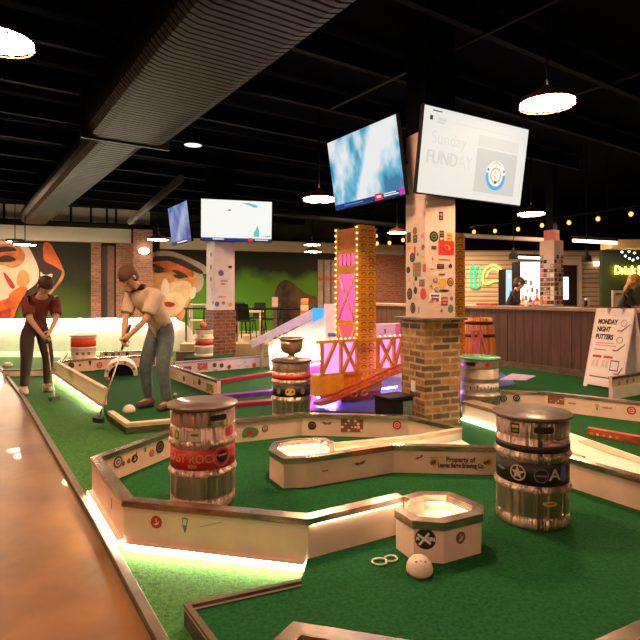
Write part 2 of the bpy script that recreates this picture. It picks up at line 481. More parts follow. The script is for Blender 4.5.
# ---- ceiling steel and pipes
def joist(p, d, L, wd=0.07, ht=0.22, m=M_joist):
    p = Vector(p); d = Vector(d).normalized(); s = UP.cross(d)
    b = MB(); b.box(p, (L, wd, 0.025), (d, s, UP)); b.box(p + UP * ht, (L, wd, 0.025), (d, s, UP)); b.box(p + UP * ht / 2, (L, 0.014, ht), (d, s, UP))
    return struct(b.build('ceiling_joist', m))
for k in range(13):
    c = Vector((0.4, 3.0, 3.82)) + U * (k * 1.25 - 1.5) + V * 0.5
    joist(c, V, 15.0)
def pipe(p, q, r, m=M_pipe):
    b = MB(); b.tube([p, q], r); return struct(b.build('ceiling_pipe', m))
a = at_y(440, 56, 5.2); c = at_y(556, 0, 4.2); pipe(a + (a - c) * 1.5, c + (c - a) * 1.2, 0.018)
a = at_y(574, 94, 6.6); c = at_y(640, 73, 6.0); pipe(a + (a - c) * 0.8, c + (c - a), 0.03)
a = at_y(130, 222, 9.0); c = at_y(158, 198, 7.5); pipe(a, c + (c - a) * 0.6, 0.05)
a = at_y(240, 210, 12); c = at_y(405, 226, 12); pipe(a, c, 0.05)
a = at_y(455, 235, 12.5); c = at_y(545, 240, 12.5); pipe(a, c, 0.05, M_plaster)
a = at_y(200, 85, 6.0); c = at_y(280, 95, 6.6); pipe(a - (c - a), c + (c - a) * 2, 0.03, M_joist)

# ---- murals on the back wall (painted, generic golfers)
def smooth_poly(pts, it=2):
    for _ in range(it):
        q = []
        for i in range(len(pts)):
            x0, y0 = pts[i]; x1, y1 = pts[(i + 1) % len(pts)]
            q += [(x0 * .75 + x1 * .25, y0 * .75 + y1 * .25), (x0 * .25 + x1 * .75, y0 * .25 + y1 * .75)]
        pts = q
    return pts
def mural(name, label, px0, px1, py0, py1, layers):
    root = thing(name, label, 'mural', bw(px0, py1, 0.02))
    for k, (nm, pts, m) in enumerate(layers):
        if nm != 'background': pts = smooth_poly(pts, 2)
        b = MB(); b.ext([bw(x, y, 0.03 + 0.006 * k) for x, y in pts], -bn * 0.004)
        b.build(nm, m, root)
    return root
def grass_mat(name, lo, hi, z_lo, z_hi, scale):
    m = bpy.data.materials.new(name); nt, N, L, b = nodes_of(m)
    uv = N.new('ShaderNodeUVMap'); nz = N.new('ShaderNodeTexNoise'); nz.inputs['Scale'].default_value = scale; nz.inputs['Detail'].default_value = 5
    L.new(uv.outputs[0], nz.inputs['Vector'])
    sp = N.new('ShaderNodeSeparateXYZ'); L.new(uv.outputs[0], sp.inputs[0])
    ad = N.new('ShaderNodeMath'); ad.operation = 'MULTIPLY_ADD'; ad.inputs[1].default_value = 1.6; L.new(nz.outputs['Fac'], ad.inputs[0]); L.new(sp.outputs['Y'], ad.inputs[2])
    mr = N.new('ShaderNodeMapRange'); mr.inputs['From Min'].default_value = z_lo + .8; mr.inputs['From Max'].default_value = z_hi + .8; L.new(ad.outputs[0], mr.inputs['Value'])
    rp = N.new('ShaderNodeValToRGB'); rp.color_ramp.elements[0].color = (*lo, 1); rp.color_ramp.elements[1].color = (*hi, 1); L.new(mr.outputs[0], rp.inputs[0]); L.new(rp.outputs[0], b.inputs['Base Color'])
    b.inputs['Roughness'].default_value = .75
    return m
M_mo = mat('mural_orange', (0.80, 0.13, 0.012), 0.6, var=0.45, scale=2.2)
M_mo2 = mat('mural_light_orange', (0.88, 0.32, 0.10), 0.6, var=0.4, scale=1.8)
M_mo3 = mat('mural_peach', (0.90, 0.52, 0.32), 0.6, var=0.25, scale=2.0)
M_mc = mat('mural_cream', (0.88, 0.66, 0.52), 0.6, var=0.14, scale=1.2)
M_md = mat('mural_dark', (0.030, 0.008, 0.007), 0.6, var=0.5, scale=2)
M_mr = mat('mural_red', (0.36, 0.03, 0.02), 0.6, var=0.4, scale=3)
M_mcap = mat('mural_cap', (0.52, 0.36, 0.32), 0.6, var=0.15, scale=1.5)
M_mbrown = mat('mural_brown', (0.11, 0.06, 0.022), 0.7, var=0.8, scale=1.1)
G1 = grass_mat('mural_grass', (0.070, 0.125, 0.007), (0.010, 0.016, 0.007), 0.5, 2.1, 0.9)
G2 = grass_mat('mural_bright_grass', (0.075, 0.23, 0.004), (0.008, 0.014, 0.007), 1.75, 2.25, 0.8)
mural('wall_mural', 'wall mural of an orange and white face under a dark hat beside green bushes', -40, 91, 242, 330, [
    ('background', [(-40, 243), (91, 243), (91, 330), (-40, 330)], G1),
    ('hat', [(26, 243), (49, 243), (55, 252), (62, 263), (65, 272), (63, 280), (55, 289), (47, 297), (40, 301), (28, 299), (18, 290), (30, 262)], M_md),
    ('hat_highlight', [(43, 242), (50, 242), (55, 252), (61, 263), (63.5, 272), (58, 268), (50, 264), (43.5, 261), (43, 252)], M_mo),
    ('hat_rim', [(62, 267), (65, 272), (63, 280), (55, 289), (48, 297), (41, 300.5), (41, 298.5), (50, 292), (57, 283), (61.5, 275)], M_mo2),
    ('hat_shade', [(36, 292), (46, 290), (52, 283), (50, 291), (43, 297), (34, 297)], M_mr),
    ('hat_emblem', [(39, 270), (45, 276), (52, 273), (53, 276), (46, 289), (43, 285)], M_mc),
    ('face', [(-40, 240), (14, 240), (28, 245), (33, 255), (39, 268), (39, 280), (33, 287), (22, 293), (14, 306), (6, 316), (-40, 320)], M_mc),
    ('eye_shade', [(-14, 246), (10, 243), (22, 248), (26, 256), (22, 265), (12, 269), (2, 264), (-12, 268)], M_mo2),
    ('eye_shade', [(-12, 250), (8, 246), (18, 250), (21, 256), (14, 263), (2, 262), (-10, 264)], M_mo),
    ('brow', [(-6, 250), (3, 246), (14, 247), (18, 251), (8, 251.5), (-4, 253)], M_md),
    ('eye', [(-4, 259), (4, 255), (12, 256), (17, 260), (10, 261.5), (0, 262.5)], M_md),
    ('cheek_line', [(2, 270), (10, 278), (16, 287), (12, 290), (6, 281)], M_mr),
    ('cheek', [(20, 268), (28, 272), (30, 282), (22, 288), (15, 284)], M_mo2),
    ('beard', [(-40, 304), (2, 303), (10, 293), (22, 285), (29, 289), (20, 301), (14, 316), (9, 330), (-40, 332)], M_mo),
    ('chin', [(-40, 316), (2, 312), (12, 306), (10, 322), (-40, 330)], M_mr),
    ('mouth', [(-24, 290), (2, 291), (11, 296), (3, 301), (-24, 300)], M_mc),
])
mural('wall_mural', 'wall mural of an orange face in a pale flat cap before bright green grass', 152.5, 318, 250, 335, [
    ('background', [(152.5, 253), (318, 256), (318, 336), (152.5, 336)], G2),
    ('shrub_patch', [(274, 345), (273, 300), (277, 284), (287, 278), (297, 286), (306, 294), (322, 298), (322, 345)], M_mbrown),
    ('cap', [(150, 252), (168, 250), (183, 255), (197, 261), (208, 267), (210, 274), (203, 274), (190, 266), (170, 259), (150, 260)], M_mcap),
    ('hair', [(190, 266), (203, 272), (204, 285), (199, 293), (192, 292), (193, 280)], M_mcap),
    ('face', [(146, 261), (166, 258), (180, 262), (193, 269), (198, 277), (196, 290), (193, 298), (188, 303), (185, 315), (176, 330), (146, 330)], M_mo2),
    ('forehead', [(146, 261), (166, 258), (180, 262), (194, 270), (194, 279), (181, 272), (168, 273), (146, 271)], M_mo),
    ('cap_brim', [(150, 257), (168, 255), (184, 260), (204, 271), (202, 275), (190, 270), (176, 263), (165, 260), (150, 263)], M_md),
    ('cheek_light', [(172, 282), (186, 280), (193, 285), (188, 300), (178, 316), (166, 316), (164, 298), (167, 284)], M_mo3),
    ('nose_light', [(163, 278), (168, 279), (170, 292), (165, 297), (160, 292)], M_mc),
    ('brow', [(152, 263), (161, 266), (167, 270), (160, 270), (152, 267)], M_md),
    ('brow', [(171, 270), (178, 270), (190, 277), (184, 278), (176, 274)], M_md),
    ('eye', [(154, 268.5), (160, 269), (165, 271.5), (160, 273.5), (154, 272)], M_md),
    ('eye', [(173, 274), (180, 275), (186, 278), (179, 279), (174, 277)], M_md),
    ('mouth', [(160, 304), (168, 301), (177, 304), (170, 308)], M_mr),
    ('ear', [(190, 287), (197, 287), (195, 298), (189, 300)], M_mc),
])
# far course turf by the backboard, strip light put into its pale colour
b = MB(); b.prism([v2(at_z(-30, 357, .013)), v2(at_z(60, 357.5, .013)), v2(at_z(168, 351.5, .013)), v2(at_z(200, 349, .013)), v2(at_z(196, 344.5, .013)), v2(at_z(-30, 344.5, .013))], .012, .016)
struct(b.build('turf_floor', mat('lit_turf_tint', (0.20, 0.40, 0.22), .9, var=.15, scale=40)))
# ================================================================ duct
def duct():
    root = thing('air_duct', 'long dark ribbed air duct running along the ceiling, wide then narrower', 'duct', at_z(150, 140, 3.2))
    def seg(p, q, wd, ht, z, name, pitch=0.085, rib=0.010):
        p = Vector((p.x, p.y, z)); q = Vector((q.x, q.y, z))
        d = (q - p); L = d.length; d.normalize(); s = UP.cross(d)
        n = int(L / pitch); vs, fs = [], []
        r = min(0.16, ht / 2 - 0.02)
        rings = []
        for i in range(n + 1):
            for dt, k in ((0.0, 0.0), (0.72, 0.0), (0.80, 1.0), (0.92, 1.0)):
                rings.append((min(L, (i + dt) * pitch), -k * rib))
        K = 0
        for t, e in rings:
            ring = []
            for cxs, czs, a0 in ((1, 0, -90), (1, 1, 0), (-1, 1, 90), (-1, 0, 180)):
                for j in range(4):
                    a = R(a0 + j * 30)
                    ring.append((cxs * (wd / 2 - r) + math.cos(a) * (r + e), (r if czs == 0 else ht - r) + math.sin(a) * (r + e)))
            K = len(ring)
            for x, zz in ring: vs.append(p + d * t + s * x + UP * zz)
        for i in range(len(rings) - 1):
            for k in range(K):
                fs.append((i * K + k, i * K + (k + 1) % K, (i + 1) * K + (k + 1) % K, (i + 1) * K + k))
        fs.append(tuple(range(K - 1, -1, -1))); fs.append(tuple((len(rings) - 1) * K + k for k in range(K)))
        b = MB(); b.add(vs, fs, 0, False)
        b.build(name, M_ductm, root)
    near = (at_z(370, 0, 3.2) + at_z(192, 0, 3.2)) / 2
    trans = (at_z(150, 150, 3.2) + at_z(101, 135, 3.2)) / 2
    far = (at_z(49, 225, 3.2) + at_z(20, 225, 3.2)) / 2
    d = (near - trans).normalized()
    seg(near + d * 2.5, trans, 0.98, 0.55, 3.2, 'wide_section', 0.075)
    seg(trans, far, 0.66, 0.42, 3.22, 'narrow_section', 0.11, 0.006)
    a = (trans); b = MB()
    s = UP.cross(d)
    b.box(a + UP * 0.28, (0.05, 1.03, 0.60), (d, s, UP)); b.build('flange', M_ductm, root)
    for t in (0.5, 3.0, 6.0):
        q = trans - d * t
        b = MB(); b.tube([q + s * 0.36 + UP * 0.2, q + s * 0.36 + UP * 0.9], 0.012); b.build('hanger_rod', M_joist, root)
M_ductm = mat('dark_duct_metal', (0.012, 0.011, 0.011), 0.5, metal=0.4, var=0.15, scale=3)
duct()

# ================================================================ pendants
PEND_N = [0]
def pendant(pos, dia, glow, label, cage=True, stem=None, group='dome pendant lamps'):
    pos = Vector(pos); r = dia / 2
    root = thing('pendant_lamp', label, 'ceiling lamp', pos, group)
    b = MB(); b.lathe([(r, 0.0), (r * 1.0, r * 0.06), (r * 0.90, r * 0.22), (r * 0.62, r * 0.38), (r * 0.22, r * 0.48), (r * 0.16, r * 0.66), (0.02, r * 0.70)], pos, 32, closed=False)
    b.lathe([(r * 0.985, 0.002), (r * 0.96, r * 0.06), (r * 0.87, r * 0.20), (r * 0.6, r * 0.36), (r * 0.2, r * 0.45)], pos, 32, closed=False)
    b.build('dome_shade', M_dome, root)
    b = MB(); b.lathe([(0.001, -0.01), (r * 0.55, -0.010), (r * 0.97, 0.0), (r * 0.96, 0.010), (0.001, 0.010)], pos + UP * 0.002, 32, closed=False)
    b.build('glowing_disc', glow, root)
    top = stem if stem else CEIL
    b = MB(); b.tube([pos + UP * r * 0.66, Vector((pos.x, pos.y, top))], 0.010); b.build('stem', M_joist, root)
    if cage:
        b = MB()
        for k in range(24):
            a = 2 * math.pi * k / 24; a2 = 2 * math.pi * (k + 1) / 24
            b.tube([pos + Vector((math.cos(a) * r * 1.0, math.sin(a) * r * 1.0, -0.02)), pos + Vector((math.cos(a2) * r, math.sin(a2) * r, -0.02))], 0.006, 5, cap=False)
        for k in range(4):
            a = math.pi * k / 4
            c, s = math.cos(a), math.sin(a)
            b.tube([pos + Vector((c * r * t, s * r * t, -0.02 - 0.035 * (1 - t * t))) for t in (-1, -.66, -.33, 0, .33, .66, 1)], 0.004, 5)
        b.build('wire_guard', M_dome, root)
    return root
pendant(at_y(-2, 41, 3.70), 0.46, M_lampglow, 'large caged dome pendant lamp cut off by the left edge of the photo')
pendant(at_y(547, 103.5, 5.0), 0.50, M_lampglow, 'caged dome pendant lamp right of the big white television')
pendant(at_y(319, 199, 7.6), 0.46, M_lampglow, 'dome pendant lamp just below the tilted blue television')
pendant(at_y(531, 214, 9.3), 0.46, M_lampglow_far, 'dome pendant lamp under the white television, right of the tall sticker column')
pendant(at_y(397, 233, 11.5), 0.42, M_lampglow_far, 'dome pendant lamp between the orange tower and the sticker column', False)
pendant(at_y(313, 252, 13.0), 0.42, M_lampglow_far, 'lower of two small dome pendant lamps left of the orange tower', False, 3.0)
pendant(at_y(312, 245, 13.8), 0.42, M_lampglow_far, 'upper of two small dome pendant lamps left of the orange tower', False, 3.3)
pendant(at_y(158, 240, 11.0), 0.42, M_lampglow_far, 'dome pendant lamp in front of the brick pier, left of the small televisions', False)
# recessed lamp and wall lamps
def disc_lamp(px, py, Y, r, label, glow):
    p = at_y(px, py, Y); root = thing('ceiling_spotlight', label, 'ceiling lamp', p)
    b = MB(); b.lathe([(r, 0), (r * 1.1, 0.02), (r * 1.1, 0.07), (0.02, 0.09)], p, 20, closed=False); b.build('housing', M_joist, root)
    b = MB(); b.lathe([(0.001, 0.005), (r * 0.95, 0.005), (r * 0.95, 0.02)], p, 20, closed=False); b.build('glowing_disc', glow, root)
    b = MB(); b.tube([p + UP * 0.08, Vector((p.x, p.y, CEIL))], 0.012); b.build('stem', M_joist, root)
disc_lamp(193, 145.5, 6.5, 0.11, 'small flat white spotlight beside the dark air duct', emis('spot_dim', (1, 0.93, 0.85), 1.0))
disc_lamp(25, 245, 13.0, 0.26, 'flat glowing lamp over the orange mural', M_lampglow_far)
disc_lamp(15, 242, 14.0, 0.20, 'smaller glowing lamp at the top of the orange mural', M_lampglow_far)
# lamp on the brick pier
p = bw(144, 251, 0.68); root = thing('wall_sconce', 'round wall lamp fixed high on the brick pier', 'wall lamp', p)
b = MB(); b.ball(p, 0.17, sc=(1.0, 0.7, 0.6)); b.build('glass_shade', emis('sconce_glow', (1, 0.80, 0.55), 9.0), root)
b = MB(); b.box(p - bn * 0.07 - UP * 0.02, (0.30, 0.06, 0.12), (bd, bn, UP)); b.build('back_plate', M_joist, root)

# ================================================================ string lights
cable_px = [(470, 231), (474, 229), (495, 228), (518, 226), (542, 222), (569, 219), (598, 215), (631, 210), (668, 204)]
def bulb(p, label=None):
    root = thing('string_bulb', label or 'warm round bulb hanging on the string of lights', 'light bulb', p, 'string light bulbs')
    b = MB(); b.ball(p, 0.029, 12, 8, sc=(1, 1, 1.15)); b.build('glass_bulb', M_bulb, root)
    b = MB(); b.tube([p + UP * 0.04, p + UP * 0.10], 0.02, 8); b.build('socket', M_black, root)
    return root
pts = []
for i, (x, y) in enumerate(cable_px):
    Y = 9.0 - 0.25 * i
    pts.append(at_y(x, y - 3.2, Y))
b = MB(); b.tube(pts, 0.010, 6)
tag(b.build('string_light_cable', M_black), 'thin black cable carrying the row of round bulbs above the bar', 'cable')
names_b = ['leftmost round bulb of the string above the bar, nearest the sticker column', 'second round bulb of the string from the sticker column', 'third round bulb of the string, above the left black cone lamp', 'fourth round bulb of the string, just left of the far sticker column', 'fifth round bulb of the string, above the pink tube light', 'sixth round bulb of the string, over the closed door', 'rightmost round bulb of the string above the bar']
for i in range(1, 8):
    bulb(pts[i] - UP * 0.10, names_b[i - 1])
for i, (x, y) in enumerate(((376, 236), (377, 243.5), (389.5, 243), (403, 240))):
    bulb(at_y(x, y, 8.6), ['upper of two round bulbs at the right edge of the orange tower', 'lower of two round bulbs at the right edge of the orange tower', 'round bulb midway between orange tower and sticker column', 'round bulb touching the left edge of the sticker column'][i])
pp = [at_y(x, y - 4.0, 8.6) for x, y in ((366, 240), (376, 236), (377, 236.5), (389.5, 243), (403, 240), (420, 236))]
b = MB(); b.tube(pp, 0.008, 6); tag(b.build('string_light_cable', M_black), 'short black cable of bulbs behind the orange tower', 'cable')

# tube lights
def tube_light(pa, pb, label, m, r=0.035):
    root = thing('tube_light', label, 'ceiling lamp', (pa + pb) / 2)
    b = MB(); b.tube([pa, pb], r, 10); b.build('glowing_tube', m, root)
    d = (pb - pa).normalized(); s = UP.cross(d)
    b = MB(); b.box((pa + pb) / 2 + UP * 0.06, ((pb - pa).length, 0.10, 0.05), (d, s, UP)); b.build('housing', M_joist, root)
    for t in (0.2, 0.8):
        q = pa.lerp(pb, t); b = MB(); b.tube([q + UP * 0.06, Vector((q.x, q.y, CEIL))], 0.006, 6); b.build('hanger_rod', M_joist, root)
tube_light(at_y(573, 240.5, 9.6), at_y(617, 243, 9.0), 'pinkish tube light hung over the right half of the bar', emis('tube_pink', (1, 0.66, 0.52), 5.0), 0.028)
tube_light(at_y(510, 257, 13.5), at_y(541, 258, 13.5), 'tube light behind the left black cone lamp', emis('tube_warm', (1, 0.78, 0.55), 6.0), 0.03)
# black cone lamps above bar
for i, (px, py, Y, lb) in enumerate(((513.5, 259, 9.8, 'black cone pendant lamp over the bar, left of the far sticker column'), (586.5, 261.5, 9.2, 'black cone pendant lamp over the bar, right of the far sticker column'))):
    p = at_y(px, py, Y); root = thing('cone_lamp', lb, 'ceiling lamp', p, 'black bar lamps')
    b = MB(); b.lathe([(0.085, 0), (0.075, 0.09), (0.035, 0.13), (0.03, 0.19), (0.012, 0.21)], p, 20, closed=False); b.build('shade', M_black, root)
    b = MB(); b.lathe([(0.001, 0.02), (0.06, 0.02)], p, 16, closed=False); b.build('lamp_glow', M_led_soft, root)
    b = MB(); b.tube([p + UP * 0.2, Vector((p.x, p.y, CEIL))], 0.006, 6); b.build('cord', M_black, root)

# ================================================================ sticker machinery
INKS = [M_inkblack, M_red, M_inkblack, M_inkbrown, M_inkgrey, M_inkyellow, M_inkgreen, M_inkpink, M_inkblack]
def sticker(parent, wp, n, px, py, kind, s, m1, m2=None, name='sticker', asp=1.0, rot=0.0):
    n = Vector(n).normalized()
    c = on_plane(px, py, wp, n) + n * 0.0015
    t = UP.cross(n).normalized()      # to the right as seen from the front
    up = n.cross(t)
    if rot:
        t, up = t * math.cos(rot) + up * math.sin(rot), up * math.cos(rot) - t * math.sin(rot)
    b = MB(); h = s / 2
    def poly(pts, d, mi): b.ext([c + n * d + t * x + up * y for x, y in pts], n * 0.0012, mi)
    def circ(r, k=18, a=1.0, cx=0, cy=0): return [(cx + math.cos(2 * math.pi * i / k) * r * a, cy + math.sin(2 * math.pi * i / k) * r) for i in range(k)]
    if kind == 'disc':
        poly(circ(h, a=asp), 0, 0)
        if m2: poly(circ(h * 0.62, a=asp), 0.0013, 1); poly(circ(h * 0.46, a=asp), 0.0026, 0); poly([(-h * .25 * asp, -h * .1), (h * .25 * asp, -h * .1), (h * .25 * asp, h * .1), (-h * .25 * asp, h * .1)], 0.0039, 1)
    elif kind == 'ball':
        poly(circ(h, a=asp), 0, 0)
        if m2:
            poly([(-h * .5, -h * .35), (h * .1, -h * .1), (h * .55, h * .25), (h * .35, -h * .3), (-h * .1, -h * .5)], 0.0013, 1)
            poly([(-h * .1, h * .1), (h * .1, h * .1), (h * .05, h * .6), (-h * .05, h * .6)], 0.0013, 1)
    elif kind == 'rect':
        a = h * asp
        poly([(-a, -h), (a, -h), (a, h), (-a, h)], 0, 0)
        if m2:
            poly([(-a * .7, h * .1), (a * .7, h * .1), (a * .7, h * .6), (-a * .7, h * .6)], 0.0013, 1)
            poly([(-a * .5, -h * .6), (a * .5, -h * .6), (a * .5, -h * .25), (-a * .5, -h * .25)], 0.0013, 1)
    elif kind == 'moustache':
        a = h
        for sg in (-1, 1):
            pts = [(0, h * .12), (sg * a * .45, h * .30), (sg * a, h * .28), (sg * a * .75, -h * .05), (sg * a * .35, -h * .22), (0, -h * .1)]
            poly(pts if sg > 0 else pts[::-1], 0, 0)
    elif kind == 'blob':
        k = 11; rr = random.Random(int(px * 7 + py * 13))
        poly([(math.cos(2 * math.pi * i / k) * h * asp * rr.uniform(.6, 1.0), math.sin(2 * math.pi * i / k) * h * rr.uniform(.6, 1.0)) for i in range(k)], 0, 0)
        if m2: poly(circ(h * 0.35, 10, asp), 0.0013, 1)
    elif kind == 'script':
        a = h * asp; rr = random.Random(int(px * 5 + py * 3)); x = -a
        while x < a:
            wd = a * rr.uniform(.12, .24); hh = h * rr.uniform(.5, 1)
            poly([(x, -hh * .6), (x + wd * .7, -hh * .5), (x + wd * .8, hh), (x + wd * .2, hh * .7)], 0, 0); x += wd
    elif kind == 'cup':
        poly([(-h * .45, h), (h * .45, h), (h * .3, -h * .2), (h * .08, -h), (-h * .08, -h), (-h * .3, -h * .2)], 0, 0)
        if m2: poly([(-h * .3, h * .8), (h * .3, h * .8), (h * .2, 0), (-h * .2, 0)], 0.0013, 1)
    elif kind == 'mosaic':
        a = h * asp; rr = random.Random(int(px + py))
        poly([(-a, -h), (a, -h), (a, h), (-a, h)], 0, 0)
        for i in range(7):
            for j in range(4):
                if rr.random() < .75:
                    x = -a + (i + .5) * 2 * a / 7; y = -h + (j + .5) * 2 * h / 4
                    poly(circ(h * rr.uniform(.12, .24), 8, 1.2, x, y), 0.0013, 1 + rr.randrange(2))
    return b.build(name, [m1, m2 or m1, M_red] , parent)

# ================================================================ course boards
BOARDS = {}
def course_wall(name, label, cat, pts, z0_, z1, side, th=0.042, cap=0.032, closed=False, group=None, mb=None, mc=None, orange=(), over=0.006, caps=True):
    pts = [v2(p) for p in pts]
    def off(d):
        if not closed: return offset_poly(pts, d)
        q = offset_poly([pts[-1]] + pts + [pts[0]], d); return q[1:-1]
    inn = off(side * th); co = off(-side * over); ci = off(side * (th + over))
    root = thing(name, label, cat, (pts[0].x, pts[0].y, z0_), group)
    n = len(pts); m = n if closed else n - 1
    for i in range(m):
        j = (i + 1) % n
        b = MB(); b.prism([pts[i], pts[j], inn[j], inn[i]], z0_, z1 - 0.008 if caps else z1)
        bo = b.build('board', mb or M_board, root); BOARDS.setdefault(root.name, []).append(bo)
        if caps:
            # metal channel: a top plate and two lips
            mcc = M_capo if i in orange else (mc or M_cap)
            b = MB(); b.prism([co[i], co[j], ci[j], ci[i]], z1 - 0.006, z1)
            b.prism([co[i], co[j], pts[j], pts[i]], z1 - cap, z1 - 0.006)
            b.prism([inn[i], inn[j], ci[j], ci[i]], z1 - cap, z1 - 0.006)
            b.build('metal_edge', mcc, bo)
    root['n'] = 0; del root['n']
    return root
def seg_plane(p, q, toward=Vector((0, 0, 0))):
    """point and normal of the upright plane over p-q, facing toward"""
    p = Vector((p[0], p[1], 0)); q = Vector((q[0], q[1], 0))
    d = (q - p).normalized(); n = Vector((d.y, -d.x, 0))
    if n.dot(toward - p) < 0: n = -n
    return p, n
def led(parent, p, q, z, offs, toward, m=None, r=0.008, name='led_strip', shield=0.0):
    a, n = seg_plane(p, q, toward)
    p = Vector((p[0], p[1], z)) + n * offs; q = Vector((q[0], q[1], z)) + n * offs
    d = (q - p).normalized()
    b = MB(); b.box((p + q) / 2, ((q - p).length - 0.03, r * 2, r * 2) if not shield else ((q - p).length - 0.03, 0.012, 0.012), (d, n, UP))
    o = b.build(name, m or M_led, parent)
    if shield:      # lid added above the strip to keep its light off the board
        b = MB(); b.box((p + q) / 2 - n * (offs - shield / 2) + UP * 0.010, ((q - p).length - 0.03, shield, 0.003), (d, n, UP)); b.build('led_shield', M_board, o)
    return o
# ================================================================ near course: long board loop with keg
CAM = Vector((0, 0, 0))
A_th = 0.042
Apts = [A_tail, A_b2, A_b1, A_k, A0, A1, A2, A3]
wallA = course_wall('course_wall', 'long cream board loop with metal edge around the left foreground keg', 'mini golf wall', Apts, 0.012, T, 1, A_th, orange=(), over=0.012)
wallA['group'] = 'cream course boards'
inA = offset_poly(Apts, A_th)
led(wallA, A0, A1, 0.055, 0.026, Vector((-9, 0, 0)), shield=0.034)
led(wallA, A1, A2, 0.055, 0.026, CAM, shield=0.034)
led(wallA, A2, A3, T - 0.0345, 0.004, CAM, M_led_hid, 0.002)
def st(parent, pts, i, px, py, kind, s, m1, m2=None, inner=None, **k):
    q = inner if inner is not None else pts
    a, n = seg_plane(q[i], q[i + 1])
    return sticker(BOARDS[parent.name][i], a, n, px, py, kind, s, m1, m2, **k)
for px, py, kd, s, m1, m2, asp in ((117.8, 462, 'disc', .085, M_inkbrown, M_inkwhite, 1), (123, 463.4, 'blob', .045, M_inkbrown, None, 1), (128.6, 461, 'blob', .05, M_red, M_inkbrown, .8), (134.5, 458.5, 'ball', .062, M_inkblack, M_inkwhite, 1), (136.3, 453.5, 'rect', .03, M_red, None, .4), (145, 452, 'cup', .085, M_inkwhite, M_inkgrey, 1), (151.7, 453, 'disc', .055, M_red, M_inkwhite, 1), (159.8, 447, 'disc', .095, M_inkblack, M_inkgrey, 1)):
    st(wallA, Apts, 3, px, py, kd, s, m1, m2, inA, asp=asp)
st(wallA, Apts, 2, 250, 432.5, 'blob', .115, M_inkgreen, M_red, inA, asp=1.7)
st(wallA, Apts, 2, 265, 428.5, 'disc', .06, M_inkbrown, M_inkwhite, inA)
st(wallA, Apts, 1, 312, 425.5, 'disc', .078, M_inkblack, M_inkgrey, inA)
st(wallA, Apts, 1, 327, 423.5, 'moustache', .095, M_inkbrown, None, inA)
st(wallA, Apts, 1, 352, 425.5, 'mosaic', .115, M_inkbrown, M_inkwhite, inA, asp=1.75)
st(wallA, Apts, 1, 397, 425, 'disc', .08, M_red, M_inkwhite, inA)
st(wallA, Apts, 5, 156.5, 522, 'ball', .066, M_red, M_inkwhite)
st(wallA, Apts, 5, 185, 525, 'cup', .075, M_inkgrey, M_inkwhite)
st(wallA, Apts, 4, 111.6, 504, 'cup', .06, M_inkgrey, M_inkyellow)
a, n = seg_plane(Apts[5], Apts[6])
b = MB(); q0 = on_plane(200, 527, a, n); q1 = on_plane(222, 522, a, n); b.tube([q0, q1], 0.0012, 5); b.build('scratch', M_inkgrey, wallA)

# octagon cup at the end of it
Opts = [z0(*q, T) for q in ((404, 496.3), (421, 491.7), (449, 492), (481.5, 505), (481, 513), (443.6, 522), (413.5, 520), (396, 509))]
oct1 = course_wall('cup_box', 'eight-sided cream cup box with black round sticker, beside the white dome', 'mini golf wall', Opts, P, T, -1, 0.036, cap=0.040, over=0.010, group='octagonal cup boxes')
fl = offset_poly(Opts, -0.03)
b = MB(); b.prism(fl, P, 0.195); b.build('white_floor', M_white, oct1)
inn = offset_poly(Opts, -0.036); cen = sum(inn, Vector((0, 0))) / len(inn)
for i in range(1, 6):
    led(oct1, inn[i], inn[i + 1], T - 0.0425, 0.0035, Vector((cen.x, cen.y, 0)), M_led_hid, 0.002)
a, n = seg_plane(Opts[5], Opts[6])
sticker(oct1, a, n, 425.3, 538.8, 'disc', .100, M_inkblack, None)
t = UP.cross(n)
c = on_plane(425.3, 538.8, a, n) + n * 0.004
for r_ in (0.9, -0.6):
    b = MB(); b.box(c - t * 0.006, (0.075, 0.003, 0.010), (t * math.cos(r_) + UP * math.sin(r_), n, UP * math.cos(r_) - t * math.sin(r_))); b.build('sticker_mark', M_inkwhite, oct1)
text_mesh('sticker_lettering', 'M', 0.016, c - t * 0.036, t, UP, M_inkwhite, oct1, bold=0.001)
text_mesh('sticker_lettering', 'RTERS', 0.016, c + t * 0.022, t, UP, M_inkwhite, oct1, bold=0.001, sx=.8)
a, n = seg_plane(Opts[4], Opts[5])
sticker(oct1, a, n, 460.5, 537.5, 'ball', .058, M_inkbrown, M_inkwhite)

# domed obstacle and cord
def dome(p, r, h, label, marks=True):
    p = Vector(p); root = thing('dome_obstacle', label, 'mini golf obstacle', p, 'dome obstacles')
    b = MB(); b.lathe([(r * 0.88, 0), (r, 0.18 * h), (r * 0.99, 0.38 * h), (r * 0.86, 0.66 * h), (r * 0.60, 0.88 * h), (r * 0.28, 0.985 * h), (0.003, h)], p, 32)
    b.build('dome', mat('pinkish_white_plastic', (0.80, 0.62, 0.52), 0.38, var=0.04), root)
    if marks:
        for x in (-0.30, 0.0, 0.30):
            q = p + Vector((x * r, -0.50 * r, 0.86 * h - abs(x) * 0.1 * h)); b = MB(); b.ball(q, r * 0.12, 10, 8, sc=(1, 0.7, .7)); b.build('finger_hole', M_inkbrown, root)
    return root
dome(at_z(419.5, 573, P), 0.062, 0.080, 'pinkish white dome obstacle on the turf in front of the octagonal cup box')
M_cord = mat('white_cord', (0.72, 0.70, 0.55), 0.5, var=0.05)
b = MB()
pts = []
for cx_, cy_, rx, ry, a0, a1 in ((380, 561.5, 8.0, 3.2, 30, 330), (391, 558.5, 6.2, 3.0, 210, -120)):
    for k in range(15):
        t = R(a0 + (a1 - a0) * k / 14)
        q = at_z(cx_ + math.cos(t) * rx, cy_ - math.sin(t) * ry, P + 0.006); pts.append(q)
b.tube(pts, 0.0045, 6); tag(b.build('looped_cord', M_cord), 'white looped cord lying on the turf left of the dome obstacle', 'cord')

